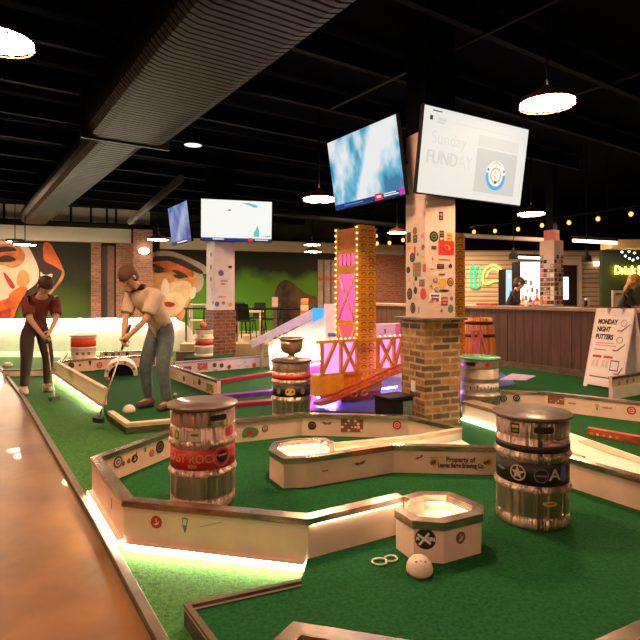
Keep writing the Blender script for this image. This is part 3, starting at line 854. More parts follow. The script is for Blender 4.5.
# ================================================================ middle island
Mpts = [z0(*q, T) for q in ((334, 442), (324, 437.8), (296, 438.4), (274, 442), (269.5, 449.6), (283.6, 458.3), (307, 457.5), (394, 445), (494, 447), (535, 448), (640, 477))]
Mpts.append(Mpts[-1] + (Mpts[-1] - Mpts[-2]).normalized() * 1.2)
isl = course_wall('course_wall', 'cream board with painted moustaches and the words Property of, between the two foreground kegs', 'mini golf wall', Mpts, P, T, 1, 0.040, cap=0.035, group='cream course boards', orange=(), over=0.010)
inM = offset_poly(Mpts, 0.040)
# orange tape on part of the edge
a, n = seg_plane(Mpts[6], Mpts[7])
q0, q1 = on_plane(352, 451, a, n), on_plane(393, 445.5, a, n)
d_ = (q1 - q0); d_.z = 0; d_.normalize()
mid = (q0 + q1) / 2
b = MB(); b.box((mid.x, mid.y, T - 0.014), ((Vector((q1.x - q0.x, q1.y - q0.y, 0))).length, 0.062, 0.034), (d_, UP.cross(d_), UP)); ob = b.build('orange_tape', M_capo, isl)
ob.location = ob.location - n * 0.021
W2 = [z0(*q, T) for q in ((335, 444), (419, 436), (461, 428.5))]
w2 = course_wall('course_wall', 'low inner board running from the middle octagon to the brick column', 'mini golf wall', W2, P, T, 1, 0.036, group='cream course boards', mb=M_white, mc=M_paleboard)
W3a, W3b = z0(462, 401, T), z0(497, 410.5, T)
W3c = W3a + (W3b - W3a) * 1.9
w3 = course_wall('course_wall', 'wide-topped glowing board right of the brick column, before the cream keg', 'mini golf wall', [W3a, W3c], P, T, 1, 0.15, group='cream course boards', mb=M_white, mc=mat('brown_shelf_top', (0.30, 0.20, 0.14), 0.35, var=0.2))
led(w3, W3a, W3c, P + 0.022, 0.020, CAM, MATS['led_warm_soft'])
# white lane floors
lane = thing('lane_floor', 'white lane surface between the boards, right and left of the front right keg', 'mini golf lane', (1.2, 4.2, P))
def lowered(pts, zz): return [Vector((p[0], p[1], z)) for p, z in zip(pts, zz)]
b = MB()
oc = [inM[0], inM[1], inM[2], inM[3], inM[4], inM[5], inM[6], inM[7], W2[1], W2[0]]
b.prism(oc, P + 0.002, 0.20); b.build('octagon_platform', M_white, lane)
b = MB()
q = [inM[7], inM[8], inM[9], W3c + Vector((0.05, -0.05)), W3a, W2[2], W2[1]]
b.prism([inM[7], inM[8], W2[2], W2[1]], P + 0.002, 0.19)
b.build('middle_surface', M_white, lane)
g0, g1 = z0(567, 431.5, 0.115), z0(640, 457, 0.115)
g2 = g1 + (g1 - g0) * 0.8
g00 = g0 - (g1 - g0) * 0.35
b = MB(); b.prism([inM[9], inM[10], inM[11], g2, g1, g0, g00, W3c], P + 0.002, 0.115); b.build('right_surface', M_white, lane)
wq = [z0(578, 440, 0.13), z0(588, 439, 0.13), z0(640, 458, 0.13), z0(640, 462, 0.13), z0(605, 451, 0.13)]
b = MB(); b.prism(wq, 0.113, 0.128); b.build('raised_fold', M_paleboard, lane)
bb = thing('pencil_stub', 'short yellow stick lying on the white lane behind the front right keg', 'stick', at_z(575, 454, 0.115))
b = MB(); b.tube([at_z(564, 450.5, 0.121), at_z(583, 456.5, 0.121)], 0.006, 6); b.build('shaft', M_inkyellow, bb)
b = MB(); b.tube([at_z(583, 456.5, 0.121), at_z(585, 457.2, 0.121)], 0.006, 6); b.build('tip', M_inkbrown, bb)
cenM = sum([Vector(p) for p in inM[:7]], Vector((0, 0))) / 7
for i in (0, 1, 2, 4, 5):
    led(isl, inM[i], inM[i + 1], T - 0.0375, 0.0035, Vector((cenM.x, cenM.y, 0)), M_led_hid, 0.002)
led(isl, inM[6], inM[7], T - 0.0375, 0.0035, Vector((cenM.x, 9, 0)), M_led_hid, 0.002)
led(isl, inM[7], inM[8], T - 0.0375, 0.0035, Vector((1.0, 9, 0)), M_led_hid, 0.002)
led(isl, inM[9], inM[10], T - 0.0375, 0.0035, Vector((3.0, 6, 0)), M_led_hid, 0.002)
st(isl, Mpts, 6, 360, 463.5, 'moustache', .095, M_inkbrown, rot=0.1)
st(isl, Mpts, 6, 325, 471, 'moustache', .05, M_inkgrey)
st(isl, Mpts, 7, 419.5, 457.5, 'moustache', .065, M_red, rot=0.5)
a, n = seg_plane(Mpts[7], Mpts[8]); t = UP.cross(n)
text_mesh('lettering', 'Property of', 0.036, on_plane(460.5, 459.8, a, n) + n * .002, t, UP, M_inkblack, isl, bold=0.0012, sx=.85)
text_mesh('lettering', 'Leaves Barre Brewing Co.', 0.033, on_plane(461, 465.6, a, n) + n * .002, t, UP, M_inkblack, isl, bold=0.0012, sx=.66)
for px in (434, 488.5):
    sticker(isl, a, n, px, 461.8, 'blob', .085, M_inkyellow, M_inkbrown, asp=.85)
    sticker(isl, a, n, px - 2 if px < 450 else px - 2.5, 462.8, 'blob', .04, M_inkbrown)
b = MB(); q0 = on_plane(428, 457.5, a, n); q1 = on_plane(443, 457, a, n); b.tube([q0, q1], 0.0015, 5); b.build('scratch', M_inkbrown, isl)

# far right sticker board
W4 = [z0(*q, T) for q in ((501, 390.3), (545, 392), (640, 402))]; W4.append(W4[2] + (W4[2] - W4[1]).normalized() * 0.9)
w4 = course_wall('course_wall', 'sticker-covered board across the turf right of the cream keg, in front of the sandwich sign', 'mini golf wall', W4, P, T, 1, 0.045, group='cream course boards')
for i, px, py, kd, s, m1, m2, asp in ((0, 503.5, 398.5, 'disc', .075, M_inkblack, M_inkwhite, 1), (0, 516.5, 398, 'disc', .075, M_inkblack, M_inkwhite, 1), (1, 556, 400, 'mosaic', .085, M_inkbrown, M_inkwhite, 2.0), (1, 572, 403.5, 'script', .035, M_inkbrown, None, 2.2), (1, 597, 407.5, 'cup', .07, M_inkgreen, M_inkyellow, 1), (1, 607, 408, 'script', .035, M_inkbrown, None, 2.4), (1, 631.5, 410.5, 'disc', .085, M_red, M_inkwhite, 1)):
    st(w4, W4, i, px, py, kd, s, m1, m2, asp=asp)
# red brick coloured beam obstacle
p0, p1 = at_z(588, 431, P + 0.035), at_z(648, 441.5, P + 0.035)
p1 = p0 + (p1 - p0) * 1.6
d = (p1 - p0); d.z = 0; L_ = d.length; d.normalize(); s_ = UP.cross(d)
root = thing('beam_obstacle', 'long red and orange beam lying on the turf near the right edge', 'mini golf obstacle', p0 - UP * 0.035)
b = MB(); b.box((p0 + p1) / 2, (L_, 0.07, 0.07), (d, s_, UP)); b.build('beam', mat('red_orange_beam', (0.42, 0.085, 0.03), 0.45, var=0.35, scale=12), root, bevel=0.004)
for f0, f1, m_ in ((0.02, 0.36, M_ramp), (0.66, 0.98, M_inkbrown)):
    q = (p0.lerp(p1, f0) + p0.lerp(p1, f1)) / 2
    b = MB(); b.box(q - s_ * 0.036, (L_ * (f1 - f0), 0.003, 0.04), (d, s_, UP)); b.build('painted_panel', m_, root)
    for k in range(5):
        q = p0.lerp(p1, f0 + (f1 - f0) * (k + .5) / 5); b = MB(); b.box(q - s_ * 0.038 - UP * 0.008, (0.022, 0.003, 0.018), (d, s_, UP)); b.build('painted_mark', M_inkwhite if k % 2 else M_inkyellow, root)

# board beside sandwich sign
zH = 0.36
Hw = [z0(612, 377, zH), z0(640, 372.6, zH)]; Hw.append(Hw[1] + (Hw[1] - Hw[0]) * 0.3)
wh = course_wall('course_wall', 'higher tan board with small stickers at the right edge, in front of the sandwich sign', 'mini golf wall', Hw, P, zH, 1, 0.04, group='cream course boards', mb=M_paleboard)
for px, py in ((619, 383.5), (627, 381.5), (633.5, 380)): st(wh, Hw, 0, px, py, 'blob', .06, M_inkbrown, M_inkyellow)
a, n = seg_plane(Hw[0], Hw[2]); q0 = Vector((*Hw[0], P)); q1 = Vector((*Hw[2], P))
b = MB(); b.ext([q0 + n * .001, q1 + n * .001, q1 + n * .001 + UP * .15, q0 + n * .001 + UP * .15], n * 0.006); b.build('lit_lane_panel', M_white, wh)  # white panel added for the lit lane at the board's foot
# near right corner board and bottom centre board
Nr = [at_z(596, 641, T), at_z(640, 621, T)]; Nr = [v2(p) for p in Nr]; dN = (Nr[1] - Nr[0]).normalized()
Nr = [Nr[0] - dN * 0.12, Nr[1] + dN * 0.9]
nr = course_wall('course_wall', 'orange-tinted board end at the bottom right corner of the photo', 'mini golf wall', Nr, P, T, -1, 0.05, group='cream course boards', mb=mat('orange_board', (0.70, 0.36, 0.16), 0.5, var=0.1))  # board face in an orange colour
Nb = [Vector((-0.26, 1.49)), z0(294, 622.5, T), z0(400, 639.5, T)]; Nb.append(Nb[2] + (Nb[2] - Nb[1]) * 0.7)
nb = course_wall('cup_box', 'corner of a metal-edged board box at the bottom centre of the photo', 'mini golf wall', Nb, P, T, -1, 0.05, group='octagonal cup boxes', mb=M_board)
# low border of the front green
Bp = [Bl2, Bc, Br]
lb = course_wall('turf_curb', 'low wooden curb around the front green, bottom left', 'curb', Bp, 0.012, 0.104, -1, 0.020, cap=0.014, mb=M_board, mc=M_darkwood, over=0.002)

# ================================================================ left middle course
dw = course_wall('course_wall', 'plain diagonal board with a bright light strip along its foot, left of the blurred players', 'mini golf wall', [D0, D1], 0.012, T, 1, 0.045, group='cream course boards', mc=M_paleboard, mb=M_board)
led(dw, D0, D1, 0.055, 0.030, Vector((-9, 2, 0)), shield=0.038)
dc = course_wall('turf_curb', 'pale low curb at the near corner of the left green, behind the left keg', 'curb', [Dc0, Dc1, Dc2], 0.012, 0.12, 1, 0.05, cap=0.02, mb=M_paleboard, mc=M_paleboard)
Ep = [z0(57, 361, T), z0(110, 357, T), z0(173, 354, T)]
ew = course_wall('course_wall', 'sticker-covered board with the arch tunnel, in front of the small red keg', 'mini golf wall', Ep, P, T, 1, 0.045, group='cream course boards')
for i, px, py, kd, s, m1, m2 in ((0, 71, 365.5, 'disc', .10, M_inkblack, M_inkgrey), (0, 80, 365, 'blob', .05, M_inkbrown, None), (0, 90, 363.5, 'cup', .09, M_inkblack, None), (0, 99.5, 365, 'disc', .10, M_red, M_inkwhite), (1, 141, 364, 'blob', .08, M_red, None), (1, 152, 362, 'rect', .10, M_inkbrown, M_inkwhite), (1, 163, 361, 'disc', .09, M_inkgrey, M_inkwhite)):
    st(ew, Ep, i, px, py, kd, s, m1, m2)
# tunnel
tp = at_z(121, 376.5, P); root = thing('tunnel_obstacle', 'white half-round tunnel with a black mouth against the sticker board', 'mini golf obstacle', tp)
ax_ = (Vector((0.83, 0.3, 0)).normalized()); ay_ = Vector((-ax_.y, ax_.x, 0))
b = MB(); prof = []
K = 20; r0, r1, dp = 0.25, 0.19, 0.55
vs, fs = [], []
for k in range(K + 1):
    t = math.pi * k / K
    for r_, y in ((r0, 0), (r0, dp), (r1, dp), (r1, 0)): vs.append(tp + ax_ * (math.cos(t) * r_) + UP * (math.sin(t) * r_) + ay_ * y)
for k in range(K):
    for j in range(4): fs.append((k * 4 + j, k * 4 + (j + 1) % 4, (k + 1) * 4 + (j + 1) % 4, (k + 1) * 4 + j))
fs += [(0, 1, 2, 3), (K * 4 + 3, K * 4 + 2, K * 4 + 1, K * 4)]
b.add(vs, fs); b.build('arch', M_pole, root)
b = MB(); b.ext([tp + ax_ * (math.cos(math.pi * k / K) * r1 * .995) + UP * (math.sin(math.pi * k / K) * r1 * .995) + ay_ * 0.10 for k in range(K + 1)], ay_ * 0.03); b.build('black_flap', M_black, root)
for ang in (30, 75, 120, 155):
    q = tp + ax_ * math.cos(R(ang)) * 0.22 + UP * math.sin(R(ang)) * 0.22 - ay_ * 0.002
    b = MB(); b.ball(q, 0.022, 10, 6, sc=(1, .2, 1)); b.build('sticker', random.choice([M_red, M_inkbrown, M_inkgrey]), root)
Fp = [z0(170, 365, T), z0(217, 380.5, T)]
fw = course_wall('course_wall', 'short slanted board with yellow grid sticker, just behind the left keg top', 'mini golf wall', Fp, P, T, 1, 0.05, group='cream course boards')
for px, py, kd, s, m1, m2, asp in ((184, 378.5, 'disc', .075, M_inkblack, None, 1), (194, 382.5, 'blob', .07, M_red, M_inkyellow, 1), (199.5, 382, 'disc', .085, M_inkblack, None, 1), (210, 388, 'mosaic', .10, M_inkgreen, M_inkyellow, 2.2)):
    st(fw, Fp, 0, px, py, kd, s, m1, m2, asp=asp)
Gp = [z0(176, 362, T), z0(277, 354.5, T)]
gwl = course_wall('course_wall', 'sticker board in purple light in front of the distant brick column', 'mini golf wall', Gp, P, T, 1, 0.05, group='cream course boards', mb=mat('purple_lit_board', (0.70, 0.58, 0.66), 0.5, var=0.05), mc=mat('purple_edge', (0.42, 0.26, 0.50), 0.4, var=0.1))  # purple light is put into the board and edge colours
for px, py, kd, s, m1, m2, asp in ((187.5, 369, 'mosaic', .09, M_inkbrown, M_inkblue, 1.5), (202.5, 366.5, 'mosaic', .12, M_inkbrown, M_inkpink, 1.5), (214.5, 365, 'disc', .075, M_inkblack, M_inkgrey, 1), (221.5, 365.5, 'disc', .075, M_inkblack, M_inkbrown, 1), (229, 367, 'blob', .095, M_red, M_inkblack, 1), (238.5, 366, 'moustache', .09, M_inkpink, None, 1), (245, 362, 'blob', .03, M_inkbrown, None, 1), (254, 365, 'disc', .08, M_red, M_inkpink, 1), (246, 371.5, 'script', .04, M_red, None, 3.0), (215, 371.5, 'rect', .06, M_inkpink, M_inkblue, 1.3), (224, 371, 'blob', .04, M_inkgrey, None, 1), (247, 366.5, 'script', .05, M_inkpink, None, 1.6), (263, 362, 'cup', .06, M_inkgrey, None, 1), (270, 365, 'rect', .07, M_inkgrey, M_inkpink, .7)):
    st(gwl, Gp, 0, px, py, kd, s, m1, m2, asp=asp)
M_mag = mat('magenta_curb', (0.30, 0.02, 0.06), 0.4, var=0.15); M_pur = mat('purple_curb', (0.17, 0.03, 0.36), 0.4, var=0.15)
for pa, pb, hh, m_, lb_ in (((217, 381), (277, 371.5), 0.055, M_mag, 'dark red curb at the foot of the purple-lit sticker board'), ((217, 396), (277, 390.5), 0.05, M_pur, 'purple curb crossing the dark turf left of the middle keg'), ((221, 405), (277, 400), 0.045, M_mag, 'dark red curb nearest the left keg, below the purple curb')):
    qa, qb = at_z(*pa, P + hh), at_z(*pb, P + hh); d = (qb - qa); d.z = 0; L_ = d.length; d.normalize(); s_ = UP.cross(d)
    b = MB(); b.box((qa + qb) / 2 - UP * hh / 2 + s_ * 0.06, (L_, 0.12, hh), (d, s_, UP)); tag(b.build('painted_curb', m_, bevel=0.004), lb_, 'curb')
# far left low curb and dome
Lc = [v2(at_z(3, 370, 0.12)), v2(at_z(60, 369, 0.12))]
course_wall('turf_curb', 'low curb across the far left green behind the dark-shirted player', 'curb', Lc, 0.012, 0.12, 1, 0.05, cap=0.02, mb=M_paleboard, mc=M_darkwood)
dome(at_z(8, 366.5, 0.012), 0.085, 0.08, 'small white dome at the far left edge behind the dark-shirted player', False)
dome(at_z(129, 412.5, P), 0.066, 0.085, 'white dome obstacle on the left green, before the player in jeans', False)
# golf balls
def gball(px, py, z, col, label):
    r = 0.026; p = at_z(px, py, z) + UP * r
    b = MB(); b.ball(p, r, 14, 10, mi=0); o = b.build('golf_ball', col)
    return tag(o, label, 'golf ball', 'coloured golf balls')
M_ballr = mat('orange_red_ball', (0.62, 0.14, 0.06), 0.35, var=0.05)
gball(108, 381, P, M_ballr, 'orange-red golf ball on the left green near the tunnel')
gball(175, 397, P, mat('pink_ball', (0.75, 0.30, 0.24), 0.35, var=0.05), 'pinkish golf ball just above the left keg top')

# glowing backboard far left
Yb = 12.6
pl = [at_y(x, y, Yb) for x, y in ((-30, 321), (150, 320), (176, 320), (184, 323), (190, 330), (194, 340), (195, 349), (-30, 349))]
for q in pl[-2:]: q.z = 0.012
root = thing('white_backboard', 'long white glowing backboard with a rounded right end below the murals', 'backboard', (at_y(80, 349, Yb).x, Yb, 0.012))
b = MB(); b.ext(pl, (0, 0.08, 0)); b.build('board', mat('white_gloss_board', (0.86, 0.82, 0.76), 0.4, var=0.03), root)
b = MB(); q0, q1 = at_y(-30, 319.5, Yb + .04), at_y(176, 318.8, Yb + .04); b.tube([q0, q1], 0.012, 8); b.build('led_strip', emis('led_back', (1, 0.84, 0.62), 60.0), root)
b = MB(); q0, q1 = at_y(-30, 322.5, Yb - .06), at_y(178, 321.5, Yb - .06); b.tube([q0, q1], 0.016, 8); b.build('led_strip', emis('led_back', (1, 0.84, 0.62), 60.0), root)  # second strip added in front to brighten the turf
# low boards between backboard and sticker board
q = [v2(at_z(62, 361, 0.2)), v2(at_z(68, 352, 0.2))]
course_wall('course_wall', 'short dark-edged board end left of the small red keg', 'mini golf wall', q, 0.012, 0.2, 1, 0.05, group='cream course boards', mc=M_darkwood)
q = [v2(at_z(100, 352, 0.22)), v2(at_z(170, 349.5, 0.22))]
bw2 = course_wall('course_wall', 'far board with tiny stickers behind the player in jeans', 'mini golf wall', q, 0.012, 0.22, 1, 0.05, group='cream course boards')
for px in (106, 113, 120, 127, 160): sticker(bw2, *seg_plane(q[0], q[1]), px, 354, 'blob', .09, random.choice(INKS))
q = [v2(at_z(176, 352, 0.2)), v2(at_z(228, 351, 0.2))]
course_wall('course_wall', 'low dark board in front of the distant brick column', 'mini golf wall', q, 0.012, 0.2, 1, 0.06, group='cream course boards', mb=mat('brown_board', (0.24, 0.14, 0.10), 0.5, var=0.2), mc=M_darkwood)
# ================================================================ kegs
KZ = 0.595
def keg_proto():
    root = thing('beer_keg', 'keg', 'keg', (0, 0, 0), 'keg tables with round lids')
    r = 0.200
    prof = [(r - .012, 0.0), (r - .002, 0.006), (r, 0.02), (r, 0.055), (r - .008, 0.062), (r - .008, 0.070), (r - .001, 0.076), (r - .001, 0.195), (r + .006, 0.203), (r + .012, 0.215), (r + .006, 0.228), (r - .003, 0.236),
            (r - .003, 0.375), (r + .006, 0.384), (r + .012, 0.397), (r + .006, 0.410), (r - .001, 0.418), (r - .001, 0.490), (r - .010, 0.496), (r - .010, 0.502), (r - .001, 0.508), (r, 0.585), (r - .006, KZ)]
    b = MB(); b.lathe(prof, n=56); b.build('body', M_steel, root)
    b = MB(); b.lathe([(0.001, KZ), (0.214, KZ), (0.219, KZ + .005), (0.219, KZ + .017), (0.214, KZ + .022), (0.001, KZ + .023)], n=56, closed=False); b.build('round_lid', M_lid, root)
    return root
def patch(root, rad, z0_, z1_, a0, a1, m, name='label', n=20, parent=None):
    """curved label hugging the keg; angles in degrees, -90 faces the camera side before rotation"""
    b = MB(); b.lathe([(rad, z0_), (rad + .0015, z0_), (rad + .0015, z1_), (rad, z1_)], n=n, arc=(R(a0), R(a1)))
    return b.build(name, m, parent or root)
def rounded_patch(root, rad, zc, h, ac, wdt, m, name, k=28, p=5.0):
    """super-ellipse shaped patch on the keg"""
    b = MB(); vs = [Vector((math.cos(R(ac)) * rad, math.sin(R(ac)) * rad, zc))]
    for i in range(k):
        t = 2 * math.pi * i / k
        x = math.copysign(abs(math.cos(t)) ** (2 / p), math.cos(t)) * wdt / 2
        y = math.copysign(abs(math.sin(t)) ** (2 / p), math.sin(t)) * h / 2
        a = R(ac) + x / rad
        vs.append(Vector((math.cos(a) * rad, math.sin(a) * rad, zc + y)))
    inner = [Vector((v.x * (1 - .003 / rad), v.y * (1 - .003 / rad), v.z)) for v in vs]
    n = len(vs)
    b.add(vs + inner, [(0, 1 + i, 1 + (i + 1) % k) for i in range(k)] + [(n, n + 1 + (i + 1) % k, n + 1 + i) for i in range(k)] + [(1 + i, n + 1 + i, n + 1 + (i + 1) % k, 1 + (i + 1) % k) for i in range(k)])
    return b.build(name, m, root)
def handle(root, ac, r=0.2008):
    hr = rounded_patch(root, r, 0.552, 0.050, ac, 0.125, M_steel, 'handle_rim')
    rounded_patch(hr, r + .0012, 0.552, 0.036, ac, 0.108, M_darksteel, 'handle_hole')
def facing(p):
    return math.atan2(-p[1], -p[0])   # angle from the keg towards the camera
proto = keg_proto()
def keg(p, label, first=False, z=P, rot=0.0, scale=None):
    k = proto if first else dup(proto_clean, (0, 0, 0))
    k['label'] = label
    return k
import itertools
kegs = []
def place(k, p, z, rz=0.0, sc=None):
    k.location = (p[0], p[1], z); k.rotation_euler = (0, 0, rz)
    if sc: k.scale = (sc,) * 3
kids = list(proto.children)
K = [proto] + [dup(proto, (0, 0, 0)) for _ in range(5)]
labels = ['steel keg with red ROCK band and dark round lid, left foreground inside the board loop',
          'steel keg with black star-emblem band and dark round lid, right foreground on the turf',
          'cream keg with green-tinted lid beside the brick column and the wooden barrel',
          'steel keg with red and black bands carrying a metal pot, left of the orange bridge',
          'small pale keg with a wide red band, far left by the white backboard',
          'distant keg with a red band against the left side of the distant brick column']
for k, l in zip(K, labels): k['label'] = l; k['group'] = 'keg tables with round lids'
pk = [at_z(203, 402, P + .615), at_z(532, 411, P + .615), at_z(479.5, 356.5, P + .615), at_z(291.5, 359, P + .615), at_y(83.5, 345, 9.45), at_y(204, 345, 9.85)]
R0 = 0.2

# --- keg 1 : details are built in keg space with -90 deg facing the camera, then turned
def turn(i, z, extra=0.0, sc=None):
    place(K[i], pk[i], z, facing(pk[i]) + math.pi / 2 + R(extra), sc)
k = K[0]
handle(k, -62)
kk = k; k = patch(k, R0 - .0028, 0.245, 0.366, -186, 6, M_red, 'red_band', 44)
bx = (Vector((0, 0, 0)), R0 - .0005)
def ktext(k, s, h, deg, z, m, rad=R0, sx=1.0, name='lettering'):
    a = R(deg); o = Vector((math.cos(a) * rad, math.sin(a) * rad, z))
    return text_mesh(name, s, h, o, (-math.sin(a), math.cos(a), 0), UP, m, k, 0.0008, bend=((0, 0), rad), sx=sx, bold=.0006)
M_goldink = mat('pale_gold_print', (0.62, 0.30, 0.16), 0.5, var=0.1)
ktext(k, 'EAST ROCK', 0.048, -112, 0.312, M_goldink, sx=.95)
ktext(k, 'BEER', 0.018, -108, 0.270, M_goldink)
rounded_patch(k, R0 - .0006, 0.315, 0.116, -55, 0.122, M_inkpink, 'round_emblem', p=2)
rounded_patch(k, R0 + .0004, 0.315, 0.104, -55, 0.110, M_red, 'round_emblem', p=2)
rounded_patch(k, R0 + .0014, 0.315, 0.076, -55, 0.080, M_inkblack, 'round_emblem', p=2)
rounded_patch(k, R0 + .0024, 0.325, 0.012, -55, 0.066, M_inkpink, 'emblem_bar')
k = kk
patch(k, R0 + .0006, 0.425, 0.480, -180, -160, M_red, 'sticker', 6)
rounded_patch(k, R0 + .0008, 0.450, 0.060, -140, 0.040, M_inkgreen, 'sticker', p=3)
rounded_patch(k, R0 + .0018, 0.450, 0.030, -140, 0.018, M_inkyellow, 'sticker', p=3)
rounded_patch(k, R0 + .0008, 0.452, 0.066, -104, 0.078, M_pole, 'sticker', p=8)
rounded_patch(k, R0 + .0018, 0.458, 0.014, -104, 0.052, M_inkbrown, 'sticker_mark', p=2)
rounded_patch(k, R0 + .0008, 0.455, 0.055, -36, 0.080, M_red, 'sticker', p=5)
turn(0, P)
# --- keg 2
k = K[1]
handle(k, -72)
rounded_patch(k, R0 + .0008, 0.550, 0.056, -116, 0.050, M_inkblack, 'square_sticker', p=9)
rounded_patch(k, R0 + .0018, 0.560, 0.016, -116, 0.038, M_inkyellow, 'square_sticker', p=9)
rounded_patch(k, R0 + .0018, 0.537, 0.014, -116, 0.036, M_inkgreen, 'square_sticker', p=9)
patch(k, R0 + .0006, 0.424, 0.462, -200, 20, M_inkblack, 'black_band', 50)
rounded_patch(k, R0 + .0012, 0.470, 0.034, -55, 0.110, M_inkpink, 'pink_sticker', p=3)
rounded_patch(k, R0 + .0022, 0.472, 0.010, -55, 0.080, M_inkwhite, 'sticker_mark', p=2)
kk = k; k = patch(k, R0 - .0026, 0.244, 0.368, -200, 20, M_inkblack, 'black_band', 50)
M_emb = mat('cream_emblem', (0.62, 0.46, 0.32), 0.5, var=0.05)
rounded_patch(k, R0 - .0004, 0.306, 0.088, -112, 0.088, M_emb, 'star_emblem', p=2)
rounded_patch(k, R0 + .0006, 0.306, 0.074, -112, 0.074, M_inkblack, 'star_emblem', p=2)
b = MB(); vs = []
for i in range(10):
    rr = 0.040 if i % 2 == 0 else 0.017; t = math.pi / 2 + i * math.pi / 5
    a = R(-112) + math.cos(t) * rr / R0; q = R0 + .0020
    vs.append(Vector((math.cos(a) * q, math.sin(a) * q, 0.306 + math.sin(t) * rr)))
cc = Vector((math.cos(R(-112)) * (R0 + .002), math.sin(R(-112)) * (R0 + .002), 0.306))
b.add([cc] + vs, [(0, 1 + i, 1 + (i + 1) % 10) for i in range(10)]); b.build('star', M_emb, k)
rounded_patch(k, R0 - .0004, 0.304, 0.078, -76, 0.078, M_inkgrey, 'round_emblem', p=2)
rounded_patch(k, R0 + .0006, 0.304, 0.068, -76, 0.068, M_inkblack, 'round_emblem', p=2)
rounded_patch(k, R0 + .0016, 0.304, 0.010, -76, 0.060, M_inkgrey, 'emblem_bar')
ktext(k, 'A', 0.062, -54, 0.306, M_emb, R0 - .001, sx=1.2, name='tower_emblem')
rounded_patch(k, R0 - .0004, 0.306, 0.085, -36, 0.05, M_inkblue, 'sticker', p=3)
rounded_patch(k, R0 - .0004, 0.306, 0.016, -146, 0.07, M_inkgrey, 'label_mark', p=2)
k = kk
rounded_patch(k, R0 + .0006, 0.150, 0.024, -62, 0.085, M_inkyellow, 'script_sticker', p=2)
rounded_patch(k, R0 + .0016, 0.152, 0.008, -62, 0.055, M_inkbrown, 'sticker_mark', p=2)
turn(1, P)
# --- keg 3 (cream)
k = K[2]
M_cream_keg = mat('cream_keg_paint', (0.58, 0.52, 0.42), 0.35, metal=0.35, var=0.1)
M_green_lid = mat('teal_lid', (0.10, 0.46, 0.28), 0.25, var=0.1, coat=.3)
for c in list(k.children):
    if c.name.startswith('body'):
        c.data = c.data.copy(); c.data.materials[0] = M_cream_keg
    if c.name.startswith('round_lid'):
        c.data = c.data.copy(); c.data.materials[0] = M_green_lid
handle(k, -118)
rounded_patch(k, R0 + .001, 0.545, 0.055, -66, 0.055, M_red, 'round_sticker', p=2)
patch(k, R0 - .0022, 0.262, 0.352, -185, 5, M_inkwhite, 'paper_band', 40)
[rounded_patch(k, R0 - .0004, 0.306 + 0.008 * ((i * 7) % 3 - 1), 0.034 if i % 3 else 0.05, -148 + i * 10.5, 0.016 + 0.006 * (i % 2), M_inkgrey, 'script_mark', 12, 1.3) for i in range(12)]
rounded_patch(k, R0 + .0008, 0.120, 0.105, -80, 0.100, M_inkblack, 'round_sticker', p=2)
rounded_patch(k, R0 + .0018, 0.120, 0.018, -80, 0.080, M_inkgrey, 'sticker_bar')
rounded_patch(k, R0 + .0008, 0.115, 0.060, -112, 0.05, M_inkbrown, 'sticker', p=1.4)
rounded_patch(k, R0 + .0008, 0.130, 0.060, -48, 0.04, M_inkbrown, 'sticker', p=2)
turn(2, P)
# --- keg 4 with pot
k = K[3]
patch(k, R0 + .0004, 0.428, 0.474, -185, 5, M_red, 'red_band', 40)
rounded_patch(k, R0 + .0014, 0.455, 0.062, -90, 0.075, M_ramp, 'crest', p=1.5)
kk = k; k = patch(k, R0 - .0026, 0.252, 0.362, -185, 5, M_inkblack, 'black_band', 40)
rounded_patch(k, R0 + .0001, 0.306, 0.072, -94, 0.10, M_inkyellow, 'crest', p=3)
rounded_patch(k, R0 + .0001, 0.306, 0.06, -132, 0.05, M_inkgrey, 'crest', p=3)
rounded_patch(k, R0 + .0001, 0.306, 0.06, -55, 0.05, M_inkgrey, 'crest', p=3)
k = kk
turn(3, P)
pp = Vector((pk[3].x, pk[3].y, P + KZ + .023))
root = thing('metal_pot', 'reddish metal pot with rim standing on the middle keg lid', 'pot', pp)
M_pot = mat('copper_pot', (0.52, 0.33, 0.24), 0.3, metal=0.8, var=0.15)
b = MB(); b.lathe([(0.075, 0), (0.075, 0.012), (0.035, 0.03), (0.035, 0.05), (0.085, 0.065), (0.112, 0.10), (0.122, 0.21), (0.116, 0.21), (0.106, 0.10), (0.02, 0.075)], pp, 32, closed=False); b.build('bowl', M_pot, root)
b = MB(); b.lathe([(0.120, 0.205), (0.140, 0.207), (0.140, 0.216), (0.120, 0.218)], pp, 32, closed=False); b.build('rim', M_pot, root)
# --- keg 5, 6
k = K[4]
for c in list(k.children):
    if c.name.startswith('body'): c.data = c.data.copy(); c.data.materials[0] = mat('white_keg_paint', (0.75, 0.66, 0.58), 0.4, var=.06)
    if c.name.startswith('round_lid'): c.data = c.data.copy(); c.data.materials[0] = M_pole
patch(k, R0 + .0006, 0.420, 0.575, -190, 10, mat('bright_red_band', (0.85, 0.085, 0.02), 0.45, var=.05), 'red_band', 40)
for a in (-120, -92, -66): rounded_patch(k, R0 + .001, 0.31, 0.05, a, 0.05, M_inkbrown, 'sticker', p=2)
turn(4, 0.012, 0, 1.03)
k = K[5]
for c in list(k.children):
    if c.name.startswith('body'): c.data = c.data.copy(); c.data.materials[0] = mat('white_keg_paint', (0.75, 0.66, 0.58), 0.4, var=.06)
patch(k, R0 - .0024, 0.250, 0.365, -190, 10, M_red, 'red_band', 40)
rounded_patch(k, R0 + .001, 0.46, 0.06, -100, 0.09, M_inkyellow, 'sticker', p=2)
turn(5, P + 0.14, 0, 0.84)
b = MB(); b.prism([(pk[5].x - .3, pk[5].y - .3), (pk[5].x + .5, pk[5].y - .3), (pk[5].x + .5, pk[5].y + .4), (pk[5].x - .3, pk[5].y + .4)], P, P + .14)
struct(b.build('plinth_floor', M_turf))
